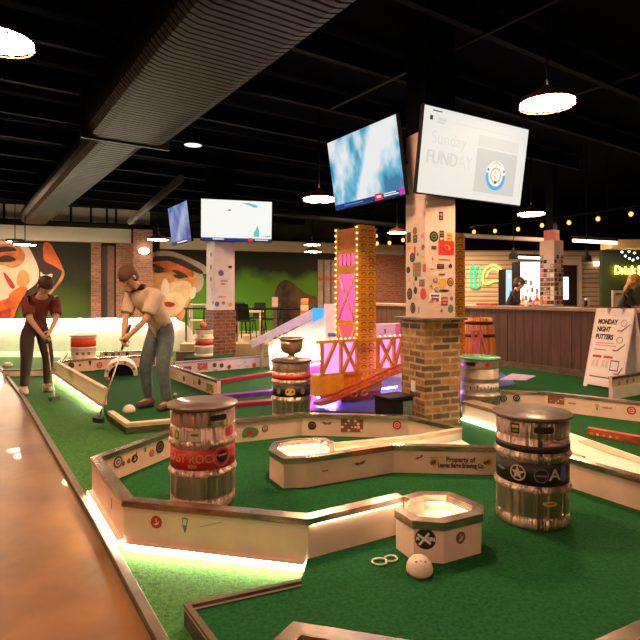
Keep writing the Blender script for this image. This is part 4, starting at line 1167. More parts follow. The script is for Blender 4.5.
q = Vector((pk[5].x - .02, pk[5].y, P + .14 + .519)); root = thing('orange_pumpkin', 'small orange rounded object on the distant red-banded keg', 'ornament', q)
b = MB(); b.ball(q + UP * .06, 0.07, 16, 10, sc=(1, 1, .85)); b.build('body', M_orange, root)
b = MB(); b.tube([q + UP * .11, q + UP * .16], [.02, .01], 6); b.build('stalk', M_inkyellow, root)

# ================================================================ columns
def sq(c, s, U=U, V=V): return [v2(c - U * s / 2 - V * s / 2), v2(c + U * s / 2 - V * s / 2), v2(c + U * s / 2 + V * s / 2), v2(c - U * s / 2 + V * s / 2)]
Vc = Vector((math.cos(R(23)), math.sin(R(23)), 0)); Uc = Vector((-Vc.y, Vc.x, 0))
C1 = Vector((1.128, 5.43, 0)); S1, SB = 0.355, 0.42
root = thing('brick_column', 'sticker-covered square column on a brick base, right of the orange tower', 'column', (C1.x, C1.y, 0))
b = MB(); b.prism(sq(C1, SB, Uc, Vc), P, 1.115); b.build('brick_base', M_brick_near, root)
b = MB(); b.prism(sq(C1, 0.53, Uc, Vc), 1.115, 1.14); b.build('ledge', M_darkwood, root, bevel=.004)
b = MB(); b.prism(sq(C1, S1, Uc, Vc), 1.14, 3.0); b.build('painted_shaft', M_pole, root)
b = MB(); b.prism(sq(C1, S1, Uc, Vc), 3.0, CEIL); b.build('black_shaft', M_ceil, root)
rf_p, rf_n = C1 - Uc * S1 / 2, -Uc; lf_p, lf_n = C1 - Vc * S1 / 2, -Vc
dx = 2.0   # both faces share the near corner
for px, py, kd, s, m1, m2, asp in ((415, 231, 'disc', .06, M_inkbrown, None, 1), (409, 237.6, 'rect', .08, M_inkblack, None, .7), (415.3, 239, 'rect', .06, M_inkblack, M_inkgrey, .9), (423, 236, 'blob', .05, M_inkpink, None, 1), (409, 248, 'rect', .03, M_inkyellow, None, 2), (423, 247, 'blob', .055, M_inkbrown, None, 1), (415, 251, 'cup', .07, M_red, None, 1), (412.6, 257.5, 'disc', .075, M_inkblack, M_inkgrey, 1), (418, 254, 'blob', .035, M_inkgrey, None, 1), (422.5, 257, 'rect', .02, M_inkyellow, None, 2.6), (408.5, 270, 'disc', .055, M_inkblack, None, 1), (417, 269.5, 'rect', .11, M_inkgreen, M_red, 1.0), (424.5, 268, 'rect', .06, M_red, None, .6), (409, 280, 'blob', .035, M_inkyellow, None, 1), (416, 279, 'blob', .05, M_inkblack, None, 1), (422, 283, 'rect', .055, M_inkbrown, M_inkgrey, 1.3), (414, 284, 'blob', .025, M_inkgrey, None, 1), (409.8, 294, 'disc', .095, M_inkblack, M_inkgrey, .8), (415.6, 290.4, 'disc', .06, M_inkblack, None, .8), (423.4, 294, 'disc', .09, M_red, None, .9), (416, 299, 'script', .03, M_inkyellow, None, 2), (413, 308, 'disc', .09, M_inkblack, M_inkbrown, .8), (419, 310, 'rect', .05, M_inkgrey, None, .25)):
    sticker(root, lf_p, lf_n, px, py, kd, s * 1.3, m1, m2, asp=asp)
for px, py, kd, s, m1, m2, asp in ((441, 216, 'rect', .075, M_inkblack, M_inkpink, .6), (433.8, 236.5, 'disc', .095, M_inkblack, M_inkgreen, 1), (441.6, 234, 'rect', .06, M_inkblack, M_inkgrey, .8), (441.3, 239, 'rect', .035, M_inkblack, M_inkwhite, 1.4), (449.4, 237, 'rect', .075, M_inkyellow, M_ramp, .9), (433.8, 247.7, 'rect', .035, M_inkgrey, M_inkblack, 1.6), (446.2, 247.8, 'rect', .125, M_red, None, 1.35), (447, 247.5, 'blob', .075, M_inkyellow, M_inkbrown, 1.2), (432.5, 259.5, 'cup', .032, M_red, None, 1.2), (444, 259.7, 'script', .022, M_inkgrey, None, 5.5), (440.5, 266.3, 'rect', .04, M_inkblack, M_red, 1.8), (450.5, 266, 'blob', .05, M_inkblack, None, 1), (432, 269, 'script', .02, M_inkpink, None, 2), (441.5, 274.5, 'script', .03, M_inkgrey, None, 2.2), (442, 283, 'disc', .09, M_inkyellow, None, 1), (435.3, 280.3, 'disc', .05, M_inkgrey, M_inkwhite, 1), (450.3, 282, 'disc', .08, M_inkbrown, M_inkyellow, .9), (431, 286.3, 'blob', .075, M_inkyellow, M_inkgreen, .7), (436.3, 289.4, 'disc', .045, M_inkgrey, M_inkwhite, 1), (444, 290.8, 'script', .04, M_inkblack, None, 2.6), (435, 297, 'rect', .07, M_inkwhite, M_inkblue, 1.8), (432.5, 299.8, 'blob', .05, M_inkpink, M_red, 1.2), (437.6, 300, 'blob', .045, M_red, None, 1), (444.3, 301.3, 'rect', .075, M_inkbrown, M_inkpink, .9), (451.5, 298.5, 'blob', .045, M_inkgrey, None, 1), (441.5, 311, 'blob', .035, M_inkgrey, None, 1), (450.5, 308.7, 'disc', .075, M_inkgreen, M_inkbrown, .8)):
    sticker(root, rf_p, rf_n, px, py, kd, s * 1.12, m1, m2, asp=asp)
a = C1 - Vc * SB / 2
q = on_plane(413.5, 386, a, -Vc) - Vc * 0.004
b = MB(); b.box(q, (0.008, 0.07, 0.11), (Vc, Uc, UP)); b.build('wall_plate', M_inkwhite, root, bevel=.002)

C2 = Vector((-1.99, 10.6, 0))
root = thing('brick_column', 'distant lilac column on a dark red brick base under the small televisions', 'column', (C2.x, C2.y, 0))
b = MB(); b.prism(sq(C2, 0.455), 0.012, 1.06); b.build('brick_base', M_brick_dark, root)
b = MB(); b.prism(sq(C2, 0.42), 3.0, CEIL); b.build('black_shaft', M_ceil, root)
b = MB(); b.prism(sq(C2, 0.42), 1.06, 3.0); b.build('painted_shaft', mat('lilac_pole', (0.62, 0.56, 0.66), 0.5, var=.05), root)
for px, py, kd, s, m1, asp in ((211, 255, 'script', .12, M_inkbrown, .5), (211, 268, 'script', .14, M_inkgrey, .5), (211, 279, 'blob', .1, M_inkbrown, 1), (212, 290, 'script', .12, M_inkyellow, .5), (213, 303, 'blob', .1, M_inkgrey, 1)):
    sticker(root, C2 - V * .21, -V, px, py, kd, s, m1, None, asp=asp)
for px, py, kd, s, m1, asp in ((221, 273, 'disc', .12, M_inkblue, 1), (230, 267, 'rect', .05, M_inkblack, 1.5), (224, 281, 'script', .06, M_inkgrey, 2.5), (223, 284, 'script', .05, M_red, 2.0), (222, 297, 'script', .05, M_red, 3), (217, 304, 'disc', .10, M_inkblue, 1), (223.5, 303, 'disc', .07, M_inkgrey, 1), (230, 304.5, 'disc', .09, M_orange, 1)):
    sticker(root, C2 - U * .21, -U, px, py, kd, s, m1, None, asp=asp)

# ================================================================ televisions
def television(bl, ax, W, Hh, lean, m_screen, label, mount_to, group=None):
    """bl: lower corner at the left (seen from the front), ax: unit vector to the right"""
    ax = Vector(ax).normalized(); nrm = ax.cross(UP)            # faces the viewer
    upv = (UP * math.cos(lean) + nrm * math.sin(lean)).normalized(); fn = ax.cross(upv).normalized()
    cen = bl + ax * W / 2 + upv * Hh / 2
    root = thing('mounted_television', label, 'television', cen, group)
    A = (ax, -fn, upv)
    b = MB(); b.box(cen - fn * 0.026, (W + .022, 0.045, Hh + .022), A); b.build('case', M_black, root, bevel=.004)
    b = MB(); b.box(cen - fn * 0.002, (W, 0.004, Hh), A); scr = b.build('screen', m_screen, root)
    q = cen - fn * 0.05; mt = Vector((mount_to.x, mount_to.y, q.z)); mt = mt + (q - mt).normalized() * 0.17
    b = MB(); b.tube([q, mt], 0.025, 8); b.build('wall_bracket', M_joist, root)
    def at(u, v, d=.0012): return bl + ax * (u * W) + upv * (v * Hh) + fn * d
    return scr, at, ax, upv, fn
def screen_noise(name, cols, scale, strength, stretch=(1, 1, 1), pos=None):
    m = bpy.data.materials.new(name); nt, N, L, b = nodes_of(m)
    tc = N.new('ShaderNodeTexCoord'); mp = N.new('ShaderNodeMapping'); mp.inputs['Scale'].default_value = stretch
    nz = N.new('ShaderNodeTexNoise'); nz.inputs['Scale'].default_value = scale; nz.inputs['Detail'].default_value = 3
    L.new(tc.outputs['Object'], mp.inputs[0]); L.new(mp.outputs[0], nz.inputs['Vector'])
    rp = N.new('ShaderNodeValToRGB')
    while len(rp.color_ramp.elements) < len(cols): rp.color_ramp.elements.new(0.5)
    for e, (p_, c) in zip(rp.color_ramp.elements, cols): e.position = p_; e.color = (*c, 1)
    L.new(nz.outputs['Fac'], rp.inputs[0]); L.new(rp.outputs[0], b.inputs['Emission Color'])
    b.inputs['Base Color'].default_value = (.02, .02, .02, 1); b.inputs['Emission Strength'].default_value = strength
    b.inputs['Roughness'].default_value = .6; b.inputs['Specular IOR Level'].default_value = .1
    return m
def flat(root, at, ax, upv, fn, u0, v0, u1, v1, m, name='screen_panel', d=.0016):
    b = MB(); b.ext([at(u0, v0, d), at(u1, v0, d), at(u1, v1, d), at(u0, v1, d)], fn * .0006); return b.build(name, m, root)
SM = lambda n, c, s=1.0: emis('screen_' + n, c, s)
S_white = SM('white', (0.60, 0.59, 0.545), 1.0); S_grey = SM('grey', (0.47, 0.46, 0.43)); S_lt = SM('light_grey', (0.535, 0.525, 0.485)); S_ink = SM('ink', (0.03, 0.03, 0.03))
S_navy = SM('navy', (0.012, 0.03, 0.16)); S_redd = SM('red', (0.72, 0.02, 0.05)); S_blue = SM('blue', (0.06, 0.33, 0.62)); S_gold = SM('gold', (0.55, 0.36, 0.16)); S_pale = SM('pale', (0.70, 0.70, 0.66)); S_teal = SM('teal', (0.10, 0.42, 0.42)); S_faint = SM('faint', (0.48, 0.49, 0.455))
# big white one
r_, at, ax, upv, fn = television(Vector((0.915, 5.0, 2.337)), (0.856, 0.517, 0), 1.47, 0.80, R(8), S_white, 'large television showing a white page with a round crest, on the tall sticker column', C1)
flat(r_, at, ax, upv, fn, 0.50, 0.10, 0.91, 0.64, S_grey, 'screen_card'); flat(r_, at, ax, upv, fn, 0.50, 0.66, 0.91, 0.80, S_lt, 'screen_card')
flat(r_, at, ax, upv, fn, 0.26, 0.865, 0.97, 0.872, S_lt, 'screen_line'); flat(r_, at, ax, upv, fn, 0.965, 0.10, 0.972, 0.85, S_lt, 'screen_line')
flat(r_, at, ax, upv, fn, 0.07, 0.955, 0.15, 0.967, S_ink, 'screen_mark'); flat(r_, at, ax, upv, fn, 0.05, 0.85, 0.075, 0.90, S_ink, 'screen_mark')
flat(r_, at, ax, upv, fn, 0.11, 0.83, 0.18, 0.85, S_faint, 'screen_mark'); flat(r_, at, ax, upv, fn, 0.12, 0.86, 0.19, 0.89, S_faint, 'screen_mark')
text_mesh('screen_text', 'Sunday', 0.115, at(.235, .655, .002), ax, upv, S_lt, r_, .0004)
text_mesh('screen_text', 'FUNDAY', 0.125, at(.26, .425, .002), ax, upv, S_lt, r_, .0004, sx=.85)
text_mesh('screen_text', 'FUND', 0.125, at(.185, .425, .0026), ax, upv, S_faint, r_, .0004, sx=.85)
def ring(u, v, r0, r1, a0, a1, m, d, name='screen_crest'):
    b = MB(); c = at(u, v, d); k = 28
    o = [c + ax * math.cos(R(a0 + (a1 - a0) * i / k)) * r1 + upv * math.sin(R(a0 + (a1 - a0) * i / k)) * r1 for i in range(k + 1)]
    n_ = [c + ax * math.cos(R(a0 + (a1 - a0) * i / k)) * r0 + upv * math.sin(R(a0 + (a1 - a0) * i / k)) * r0 for i in range(k + 1)]
    b.add(o + n_, [(i, i + 1, k + 2 + i, k + 1 + i) for i in range(k)]); b.build(name, m, r_)
ring(.705, .34, 0.0, .145, 0, 360, S_pale, .0026); ring(.705, .33, .105, .145, 170, 370, S_blue, .0034); ring(.705, .34, .062, .082, 0, 360, S_gold, .0034)
ring(.705, .40, .075, .088, 45, 135, S_gold, .0038); ring(.705, .34, .02, .034, 60, 300, S_gold, .0034); ring(.705, .25, .0, .016, 0, 360, S_navy, .0042); ring(.625, .40, .0, .013, 0, 360, S_navy, .0042); ring(.785, .40, .0, .013, 0, 360, S_navy, .0042)
# blue one
S_blu = screen_noise('screen_blue_blur', [(0.34, (0.02, 0.16, 0.32)), (0.42, (0.10, 0.40, 0.55)), (0.48, (0.45, 0.58, 0.66)), (0.56, (0.70, 0.72, 0.74))], 2.0, 0.85, (1.5, 1.5, 0.9))
axl = Vector((0.545, -0.838, 0)).normalized()
r_, at, ax, upv, fn = television(Vector((0.185, 6.19, 2.355)), axl, 1.185, 0.77, R(9), S_blu, 'tilted television showing a blurry blue picture, left of the white television', C1)
flat(r_, at, ax, upv, fn, 0.0, 0.0, 1.0, 0.068, S_navy, 'ticker_bar'); flat(r_, at, ax, upv, fn, 0.62, 0.0, 0.72, 0.09, S_redd, 'ticker_block', .0026); flat(r_, at, ax, upv, fn, 0.74, 0.055, 0.90, 0.068, S_pale, 'ticker_line', .0026); flat(r_, at, ax, upv, fn, 0.74, 0.028, 0.93, 0.042, S_pale, 'ticker_line', .0026); flat(r_, at, ax, upv, fn, 0.94, 0.0, 1.0, 0.09, emis('screen_magenta', (.5, .03, .35), 1), 'ticker_block', .0026); flat(r_, at, ax, upv, fn, 0.15, 0.03, 0.45, 0.04, SM('mid_blue', (.12, .25, .6)), 'ticker_line', .0026)
flat(r_, at, ax, upv, fn, .645, .03, .70, .06, S_pale, 'ticker_line', .0032)
# pair on the distant column
r_, at, ax, upv, fn = television(Vector((-2.29, 10.2, 2.41)), (0.963, 0.27, 0), 1.37, 0.79, R(5), S_pale, 'small distant television with a bright white picture and blue bar', C2)
flat(r_, at, ax, upv, fn, 0, 0, 1, .075, S_navy, 'ticker_bar'); flat(r_, at, ax, upv, fn, .66, 0, .73, .085, S_redd, 'ticker_block', .0026); flat(r_, at, ax, upv, fn, .16, .03, .32, .055, S_pale, 'ticker_line', .0026); flat(r_, at, ax, upv, fn, .76, .03, .95, .055, S_pale, 'ticker_line', .0026)
for pts_ in ([(.56, .93), (.66, .95), (.78, .90), (.80, .85), (.74, .84), (.66, .90)], [(.74, .12), (.82, .12), (.82, .28), (.79, .40), (.77, .30), (.74, .22)], [(.84, .12), (.98, .16), (.98, .12)]):
    b = MB(); b.ext([at(u, v, .002) for u, v in pts_], fn * .0005); b.build('screen_shape', S_teal, r_)
b = MB(); b.ext([at(u, v, .002) for u, v in ((.37, .76), (.41, .78), (.41, .75), (.38, .73))], fn * .0005); b.build('screen_shape', S_ink, r_)
S_b2 = screen_noise('screen_dim_blue', [(0.35, (0.04, 0.07, 0.24)), (0.5, (0.16, 0.22, 0.42)), (0.65, (0.34, 0.38, 0.55))], 2.2, 0.9)
r_, at, ax, upv, fn = television(Vector((-3.24, 11.62, 2.44)), (0.545, -0.838, 0), 1.22, 0.80, R(7), S_b2, 'narrow-looking dim blue television left of the small white television', C2)
flat(r_, at, ax, upv, fn, 0, 0, 1, .08, S_navy, 'ticker_bar'); flat(r_, at, ax, upv, fn, .3, .02, .8, .05, S_pale, 'ticker_line', .0026)
# ================================================================ orange bridge obstacle
br = thing('toy_bridge', 'glowing orange and pink model bridge with two bulb-studded towers, beside the brick column', 'mini golf obstacle', (0.6, 6.4, P))
def tower(C0, wv, wu, zb, zt, lit=True, rows=22):
    """C0: corner nearest the camera; faces -U (width wv along V) and -V (width wu along U)"""
    def pt(a, c, z): q = C0 + V * a + U * c; return Vector((q.x, q.y, z))
    name = 'tower'
    b = MB(); ch = 0.05
    b.prism([v2(C0 + V * 0.012 + U * 0.012), v2(C0 + V * 0.012 + U * wu), v2(C0 + V * wv + U * wu), v2(C0 + V * wv + U * 0.012)], zb, zt - .02)
    tw = b.build(name, M_orange, br)
    # perforated plate on the right face
    b = MB(); off = -U * 0.004
    b.ext([pt(0, 0, zb) + off, pt(wv, 0, zb) + off, pt(wv, 0, zt - .04) + off, pt(wv - .03, 0, zt) + off, pt(.03, 0, zt) + off, pt(0, 0, zt - .04) + off], U * 0.016)
    nrow = rows; ph = (zt - zb - .06) / nrow
    for r_ in range(nrow):
        for cx_ in (0.30, 0.72):
            zc = zb + .04 + (r_ + .5) * ph; k = 12
            b.ext([pt(wv * cx_ + math.cos(2 * math.pi * i / k) * wv * .155, 0, zc + math.sin(2 * math.pi * i / k) * ph * .30) - U * 0.0055 for i in range(k)], U * 0.003, 1)
            b.ext([pt(wv * cx_ + math.cos(2 * math.pi * i / k) * wv * .11, 0, zc - ph * .07 + math.sin(2 * math.pi * i / k) * ph * .17) - U * 0.0075 for i in range(k)], U * 0.003, 0)
        b.box(pt(wv * .5, 0, zb + .04 + r_ * ph) - U * .006, (wv, .006, .006), (V, U, UP), 1)
    b.build('perforated_plate', [M_yellow, mat('dark_orange_hole', (0.36, 0.10, 0.01), 0.6, var=.2)], tw)
    if lit:
        f = 0.05
        zs = [zb, zb + .40 * (zt - zb), zb + .72 * (zt - zb), zb + .75 * (zt - zb), zt - .10 - .2, zt]
        # frame of the lit face
        b = MB()
        for c0, c1 in ((0, f), (wu - f, wu)): b.ext([pt(0, c0, zb), pt(0, c1, zb), pt(0, c1, zt), pt(0, c0, zt)], -V * .02)
        for za, zc in ((zb, zb + .05), (zs[1] - .03, zs[1] + .03), (zs[2] - .03, zs[3] + .02), (zt - .34, zt - .29)): b.ext([pt(0, f, za), pt(0, wu - f, za), pt(0, wu - f, zc), pt(0, f, zc)], -V * .02)
        b.build('face_frame', M_yellow, tw)
        b = MB(); b.ext([pt(0, f, zt - .29), pt(0, wu - f, zt - .29), pt(0, wu - f, zt - .02), pt(0, f, zt - .02)], -V * .012); b.build('top_block', mat('orange_block', (.85, .30, .02), .4, var=.05), tw)
        for za, zc, m_ in ((zb + .05, zs[1] - .03, M_red_glow), (zs[1] + .03, zs[2] - .03, M_pink_glow), (zs[3] + .02, zt - .34, M_pink_glow)):
            b = MB(); b.ext([pt(0, f, za), pt(0, wu - f, za), pt(0, wu - f, zc), pt(0, f, zc)], -V * .004); b.build('backlit_panel', m_, tw)
        for za, zc in ((zb + .05, zs[1] - .03), (zs[1] + .03, zs[2] - .03)):
            for s0, s1 in ((f, wu - f), (wu - f, f)):
                b = MB(); b.tube([pt(0, s0, za) - V * .014, pt(0, s1, zc) - V * .014], .017, 6); b.build('cross_brace', mat('pale_pink_paint', (.85, .45, .45), .5, var=.05), tw)
        for i in range(3):
            c_ = f + (wu - 2 * f) * (i + 1) / 4
            b = MB(); b.tube([pt(0, c_, zs[3] + .02) - V * .012, pt(0, c_, zt - .34) - V * .012], .010, 6); b.build('upright_bar', M_inkpink, tw)
        N_ = 27
        for c_, a_ in ((0.0, -.012), (wu, 0.0)):
            for i in range(N_):
                b = MB(); b.ball(pt(0, c_, zb + .08 + (zt - zb - .1) * i / (N_ - 1)) - V * .026 - U * .006, .0135, 8, 6); b.build('stud_bulb', M_stud, tw)
    # top coping with teeth
    b = MB(); b.prism([v2(C0 - V * .015 - U * .015), v2(C0 - V * .015 + U * (wu + .015)), v2(C0 + V * (wv + .015) + U * (wu + .015)), v2(C0 + V * (wv + .015) - U * .015)], zt - .035, zt - .02)
    for i in range(5): b.box(pt(wv * (i + .5) / 5, 0.02, zt), (wv / 8, .03, .03), (V, U, UP))
    b.build('coping', M_yellow, tw)
    return tw
tc = at_y(358.2, 300, 6.6)
TA = Vector((tc.x, tc.y, 0)); ztA = 1.375 + 68.5 * 6.6 / 530
tower(TA, 0.285, 0.45, 0.20, ztA)
tc = at_y(448, 300, 7.05); TB = Vector((tc.x, tc.y, 0))
tower(TB, 0.33, 0.30, P, 1.375 + 61 * 7.05 / 530, False)
# truss rail in front of the tower, running along V
P0 = TA - U * 0.10
def px_s(px, P0=P0):      # distance along V at which the line P0 + V*s appears at column px
    k = (px - CX) / F
    return (k * P0.y - P0.x) / (V.x - k * V.y)
def tr(px, z, d=0.0): q = P0 + V * px_s(px) - U * d; return Vector((q.x, q.y, z))
zt_, zb_ = 0.815, 0.42
def bar(name, a, c, wd, m, parent=br, dp=None):
    a, c = Vector(a), Vector(c); d = (c - a); L_ = d.length; d.normalize(); s_ = d.cross(U).normalized()
    b = MB(); b.box((a + c) / 2, (L_, dp or wd, wd), (d, U, s_)); return b.build(name, m, parent)
M_truss = mat('truss_orange', (0.72, 0.27, 0.05), 0.45, var=.12)
bar('top_rail', tr(317, zt_), tr(404, zt_), .036, M_yellow); bar('bottom_rail', tr(320, zb_), tr(404, zb_), .035, M_truss)
for px in (322, 341, 357, 378, 394, 402): bar('truss_post', tr(px, zb_), tr(px, zt_), .034, M_truss)
for pa, pb in ((342, 356.5), (379, 393)):
    bar('cross_brace', tr(pa, zb_, .004), tr(pb, zt_, .004), .034, M_truss); bar('cross_brace', tr(pb, zb_, .008), tr(pa, zt_, .008), .034, M_truss)
bar('cross_brace', tr(321, zb_, .004), tr(336, zt_, .004), .036, M_truss); bar('cross_brace', tr(394, zb_, .004), tr(402, zt_, .004), .034, M_truss)
for pa, pb, z_a in ((322, 341, zb_), (341, 357, zb_), (378, 402, zb_)):
    b = MB(); b.ext([tr(pa, z_a, -.03), tr(pb, z_a, -.03), tr(pb, zt_, -.03), tr(pa, zt_, -.03)], U * .006); b.build('backlit_panel', emis('lilac_backlight', (1.0, .33, .80), 1.0), br)
for i in range(9):
    b = MB(); b.ball(tr(319 + i * 4.4, zt_ + .025), .014, 8, 6); b.build('stud_bulb', M_stud, br)
for i in range(5):
    b = MB(); b.ball(tr(380 + i * 5, zt_ + .025), .014, 8, 6); b.build('stud_bulb', emis('stud_pink', (1, .4, .8), 3.0), br)
# solid yellow bases
def block(pa, pb, za, zc, m, name, dp=.22, d=0.02):
    a, c = tr(pa, za, d), tr(pb, za, d)
    b = MB(); b.ext([a, c, c + U * dp, a + U * dp], (0, 0, zc - za)); return b.build(name, m, br, bevel=.004)
block(320, 343, .17, zb_, M_yellow, 'base_block'); block(361, 381, .17, .34, M_yellow, 'base_block'); block(341, 381, P + .006, .18, M_ramp, 'deck_base', .5, 0.0)
block(343, 361, .17, .42, M_orange, 'base_block', .2, 0)
# ladder ramp
Rr = [tr(313, P + .05, .16), tr(326, .15, .16), tr(388, .395, .16), tr(405, .42, .16)]
Rl = [q + UP * .085 for q in Rr]
for pth in (Rr, Rl):
    b = MB(); b.tube(pth, .017, 6); b.build('ramp_rail', M_ramp, br)
for i in range(13):
    t = i / 12
    q0 = Rr[1].lerp(Rr[2], t); b = MB(); b.tube([q0, q0 + UP * .085], .010, 6); b.build('ramp_rung', M_orange, br)
b = MB(); b.ext([Rr[0] - UP * .02, Rr[1] - UP * .02, Rr[2] - UP * .02, Rr[3] - UP * .02, Rr[3] + UP * .01, Rr[2] + UP * .01, Rr[1] + UP * .01, Rr[0] + UP * .01], U * .15); b.build('ramp_deck', M_ramp, br)
for px in (345, 355):
    q = tr(px, .20, .18); b = MB(); b.tube([q + V * math.cos(R(t)) * .05 + UP * math.sin(R(t)) * .03 for t in range(0, 361, 30)], .008, 6); b.build('rope_loop', M_orange, br)
# pink triangle truss by the second tower
q0 = TB + V * 0.30 - U * 0.15
def t2(a, z): q = q0 + V * a; return Vector((q.x, q.y, z))
for (a0, z_0), (a1, z_1) in (((-.02, .88), (.17, .88)), ((.0, .88), (.08, .50)), ((.16, .88), (.08, .50)), ((.08, .50), (.30, .46)), ((.16, .86), (.32, .48))):
    bar('pink_brace', t2(a0, z_0), t2(a1, z_1), .032, M_inkpink)
# purple light strip under the bridge
for pa, pb in ((322, 345), (378, 402)):
    a, c = tr(pa, .155, -.1), tr(pb, .155, -.1); b = MB(); b.tube([a, c], .008, 6); b.build('purple_led', emis('purple_led', (.26, .17, 1.0), 170.0), br)
a, c = tr(384, zb_ - .05, -.05), tr(402, zb_ - .05, -.05); b = MB(); b.tube([a, c], .008, 6); b.build('purple_led', MATS['purple_led'], br)

# low board left of the bridge, pink light put into its colour
q0, q1 = at_z(302, 388, P), at_z(322, 383, P); root = thing('pink_board', 'low magenta-lit board between the middle keg and the orange bridge', 'mini golf wall', q0)
b = MB(); b.ext([q0, q1, q1 + UP * .34, q0 + UP * .34], V * 0 + U * .04); b.build('board', mat('pink_lit_board', (.70, .22, .62), .4, var=.1), root)
b = MB(); b.tube([q0 - U * .05 + UP * .30, q1 - U * .05 + UP * .30], .008, 6); b.build('pink_led', emis('pink_led', (1.0, .15, .75), 50.0), root)
# black equipment box beside the column
q = at_z(402, 416, P); root = thing('equipment_box', 'black box with a greenish side standing on the blue floor against the brick column', 'box', q)
A = (V, U, UP); c = Vector((0.715, 5.13, P))
b = MB(); b.box(c + UP * .15, (.30, .22, .30), A); b.build('case', M_black, root, bevel=.006)
b = MB(); b.box(c + UP * .15 - U * .112 + V * .075, (.12, .006, .24), A); b.build('side_panel', mat('greenish_panel', (.05, .08, .055), .3, var=.1), root)
b = MB(); b.box(c + UP * .31, (.32, .24, .02), A); b.build('top_edge', M_black, root)

# ================================================================ wooden barrel
q = at_y(478, 391, 7.75); q.z = P
root = thing('wooden_barrel', 'orange-brown wooden barrel behind the cream keg, in front of the bar', 'barrel', q)
M_barrel = stripe_mat('barrel_staves', (0.30, 0.07, 0.012), (0.70, 0.24, 0.04), 0.085, 'u', .45, 0, .3, .14, .2)
b = MB(); b.lathe([(.19, 0), (.225, .15), (.245, .32), (.255, .47), (.245, .62), (.225, .80), (.195, .95), (.18, .95), (.18, .93), (.001, .93)], q, 36, closed=False); b.build('staves', M_barrel, root)
for z_, r_ in ((.06, .207), (.24, .240), (.70, .240), (.88, .214)):
    b = MB(); b.lathe([(r_, z_ - .022), (r_ + .005, z_ - .022), (r_ + .003, z_ + .022), (r_ - .003, z_ + .022)], q, 36, closed=False); b.build('hoop', mat('dark_hoop', (.06, .03, .02), .4, metal=.6), root)
# purple light on the floor, painted as a thin violet sheet
pq = [at_z(x, y, P + .004) for x, y in ((499, 380), (512, 373.5), (536, 376), (526, 380.5))]
b = MB(); b.ext(pq, (0, 0, .003)); tag(b.build('purple_light_patch', mat('purple_light_tint', (.55, .40, .75), .5, var=.1)), 'thin violet sheet standing for purple light on the floor, right of the barrel', 'mat')

# ================================================================ sandwich board
sp = at_z(583, 385.5, P); tdir = Vector((.43, -.90, 0)).normalized(); nn = Vector((-.90, -.43, 0)).normalized()
root = thing('sandwich_board', 'white folding sign reading MONDAY NIGHT PUTTERS in front of the bar', 'sign', sp)
W_, Hs, le = 0.57, 1.13, R(14.5)
upv = (UP * math.cos(le) - nn * math.sin(le)); fn = nn * math.cos(le) + UP * math.sin(le)
def sg(u, v, d=0): return sp + tdir * (u * W_) + upv * (v * Hs) + fn * d
M_sign = mat('sign_plastic', (.80, .70, .70), .45, var=.04)
out = [(0, 0), (.09, 0), (.10, .03), (.90, .03), (.91, 0), (1, 0), (1, 1), (.78, 1), (.74, .93), (.70, .93), (.66, 1), (.42, 1), (.38, .93), (.33, .93), (.29, 1), (0, 1)]
b = MB(); b.ext([sg(u, v) for u, v in out], -fn * .02); b.build('front_panel', M_sign, root)
b = MB()
def sb(u, v): 
    ub = (UP * math.cos(le) + nn * math.sin(le)); base = sp - nn * (2 * math.sin(le) * Hs) + tdir * (u * W_)
    return base + ub * (v * Hs)
b.ext([sb(u, v) for u, v in out], -nn * .02); b.build('rear_panel', M_sign, root)
b = MB(); b.ext([sg(u, v, .001) for u, v in ((.06, .06), (.94, .06), (.94, .90), (.06, .90))], fn * .002); b.build('poster', mat('poster_paper', (.86, .77, .77), .5, var=.02), root)
for i, s in enumerate(('MONDAY', 'NIGHT', 'PUTTERS')):
    text_mesh('lettering', s, .066, sg(.12, .825 - i * .095, .004), tdir, upv, M_inkblack, root, align='LEFT', sx=.70, bold=.005)
for v, u1, m_ in ((.555, .62, M_inkpink), (.525, .70, M_inkpink), (.47, .45, M_inkgrey)):
    b = MB(); b.ext([sg(.14, v, .0035), sg(u1, v, .0035), sg(u1, v + .010, .0035), sg(.14, v + .010, .0035)], fn * .001); b.build('text_line', m_, root)
for u0, u1, m_ in ((.13, .36, M_red), (.42, .66, M_ramp)):
    b = MB(); b.ext([sg(u0, .375, .0035), sg(u1, .375, .0035), sg(u1, .405, .0035), sg(u0, .405, .0035)], fn * .001); b.build('heading_bar', m_, root)
for u0 in (.14, .24, .40, .50):
    b = MB(); b.ext([sg(u0, .26, .0035), sg(u0 + .07, .26, .0035), sg(u0 + .07, .35, .0035), sg(u0, .35, .0035)], fn * .001); b.build('small_icon', mat('pale_icon', (.70, .58, .58), .5), root)
for (u0, v0, u1, v1) in ((.62, .23, .64, .36), (.82, .23, .84, .36), (.62, .23, .84, .245), (.62, .345, .84, .36)):
    b = MB(); b.ext([sg(u0, v0, .0035), sg(u1, v0, .0035), sg(u1, v1, .0035), sg(u0, v1, .0035)], fn * .001); b.build('blue_frame', M_inkblue, root)
b = MB(); b.ext([sg(.12, .13, .0035), sg(.72, .13, .0035), sg(.72, .145, .0035), sg(.12, .145, .0035)], fn * .001); b.build('text_line', M_inkblue, root)
for cu, cv in ((.80, .82), (.76, .61)):
    b = MB(); b.tube([sg(cu + math.cos(R(t)) * .075, cv + math.sin(R(t)) * .038, .005) for t in range(0, 361, 24)], .004, 5); b.build('ball_drawing', M_inkgrey, root)
for cu, cv in ((.80, .725), (.76, .48), (.88, .20)):
    b = MB(); b.tube([sg(cu - .12, cv, .005), sg(cu - .02, cv, .005), sg(cu + (.16 if cu < .85 else .06), cv + .085, .005)], [.012, .011, .005], 6); b.build('putter_drawing', M_inkgrey, root)

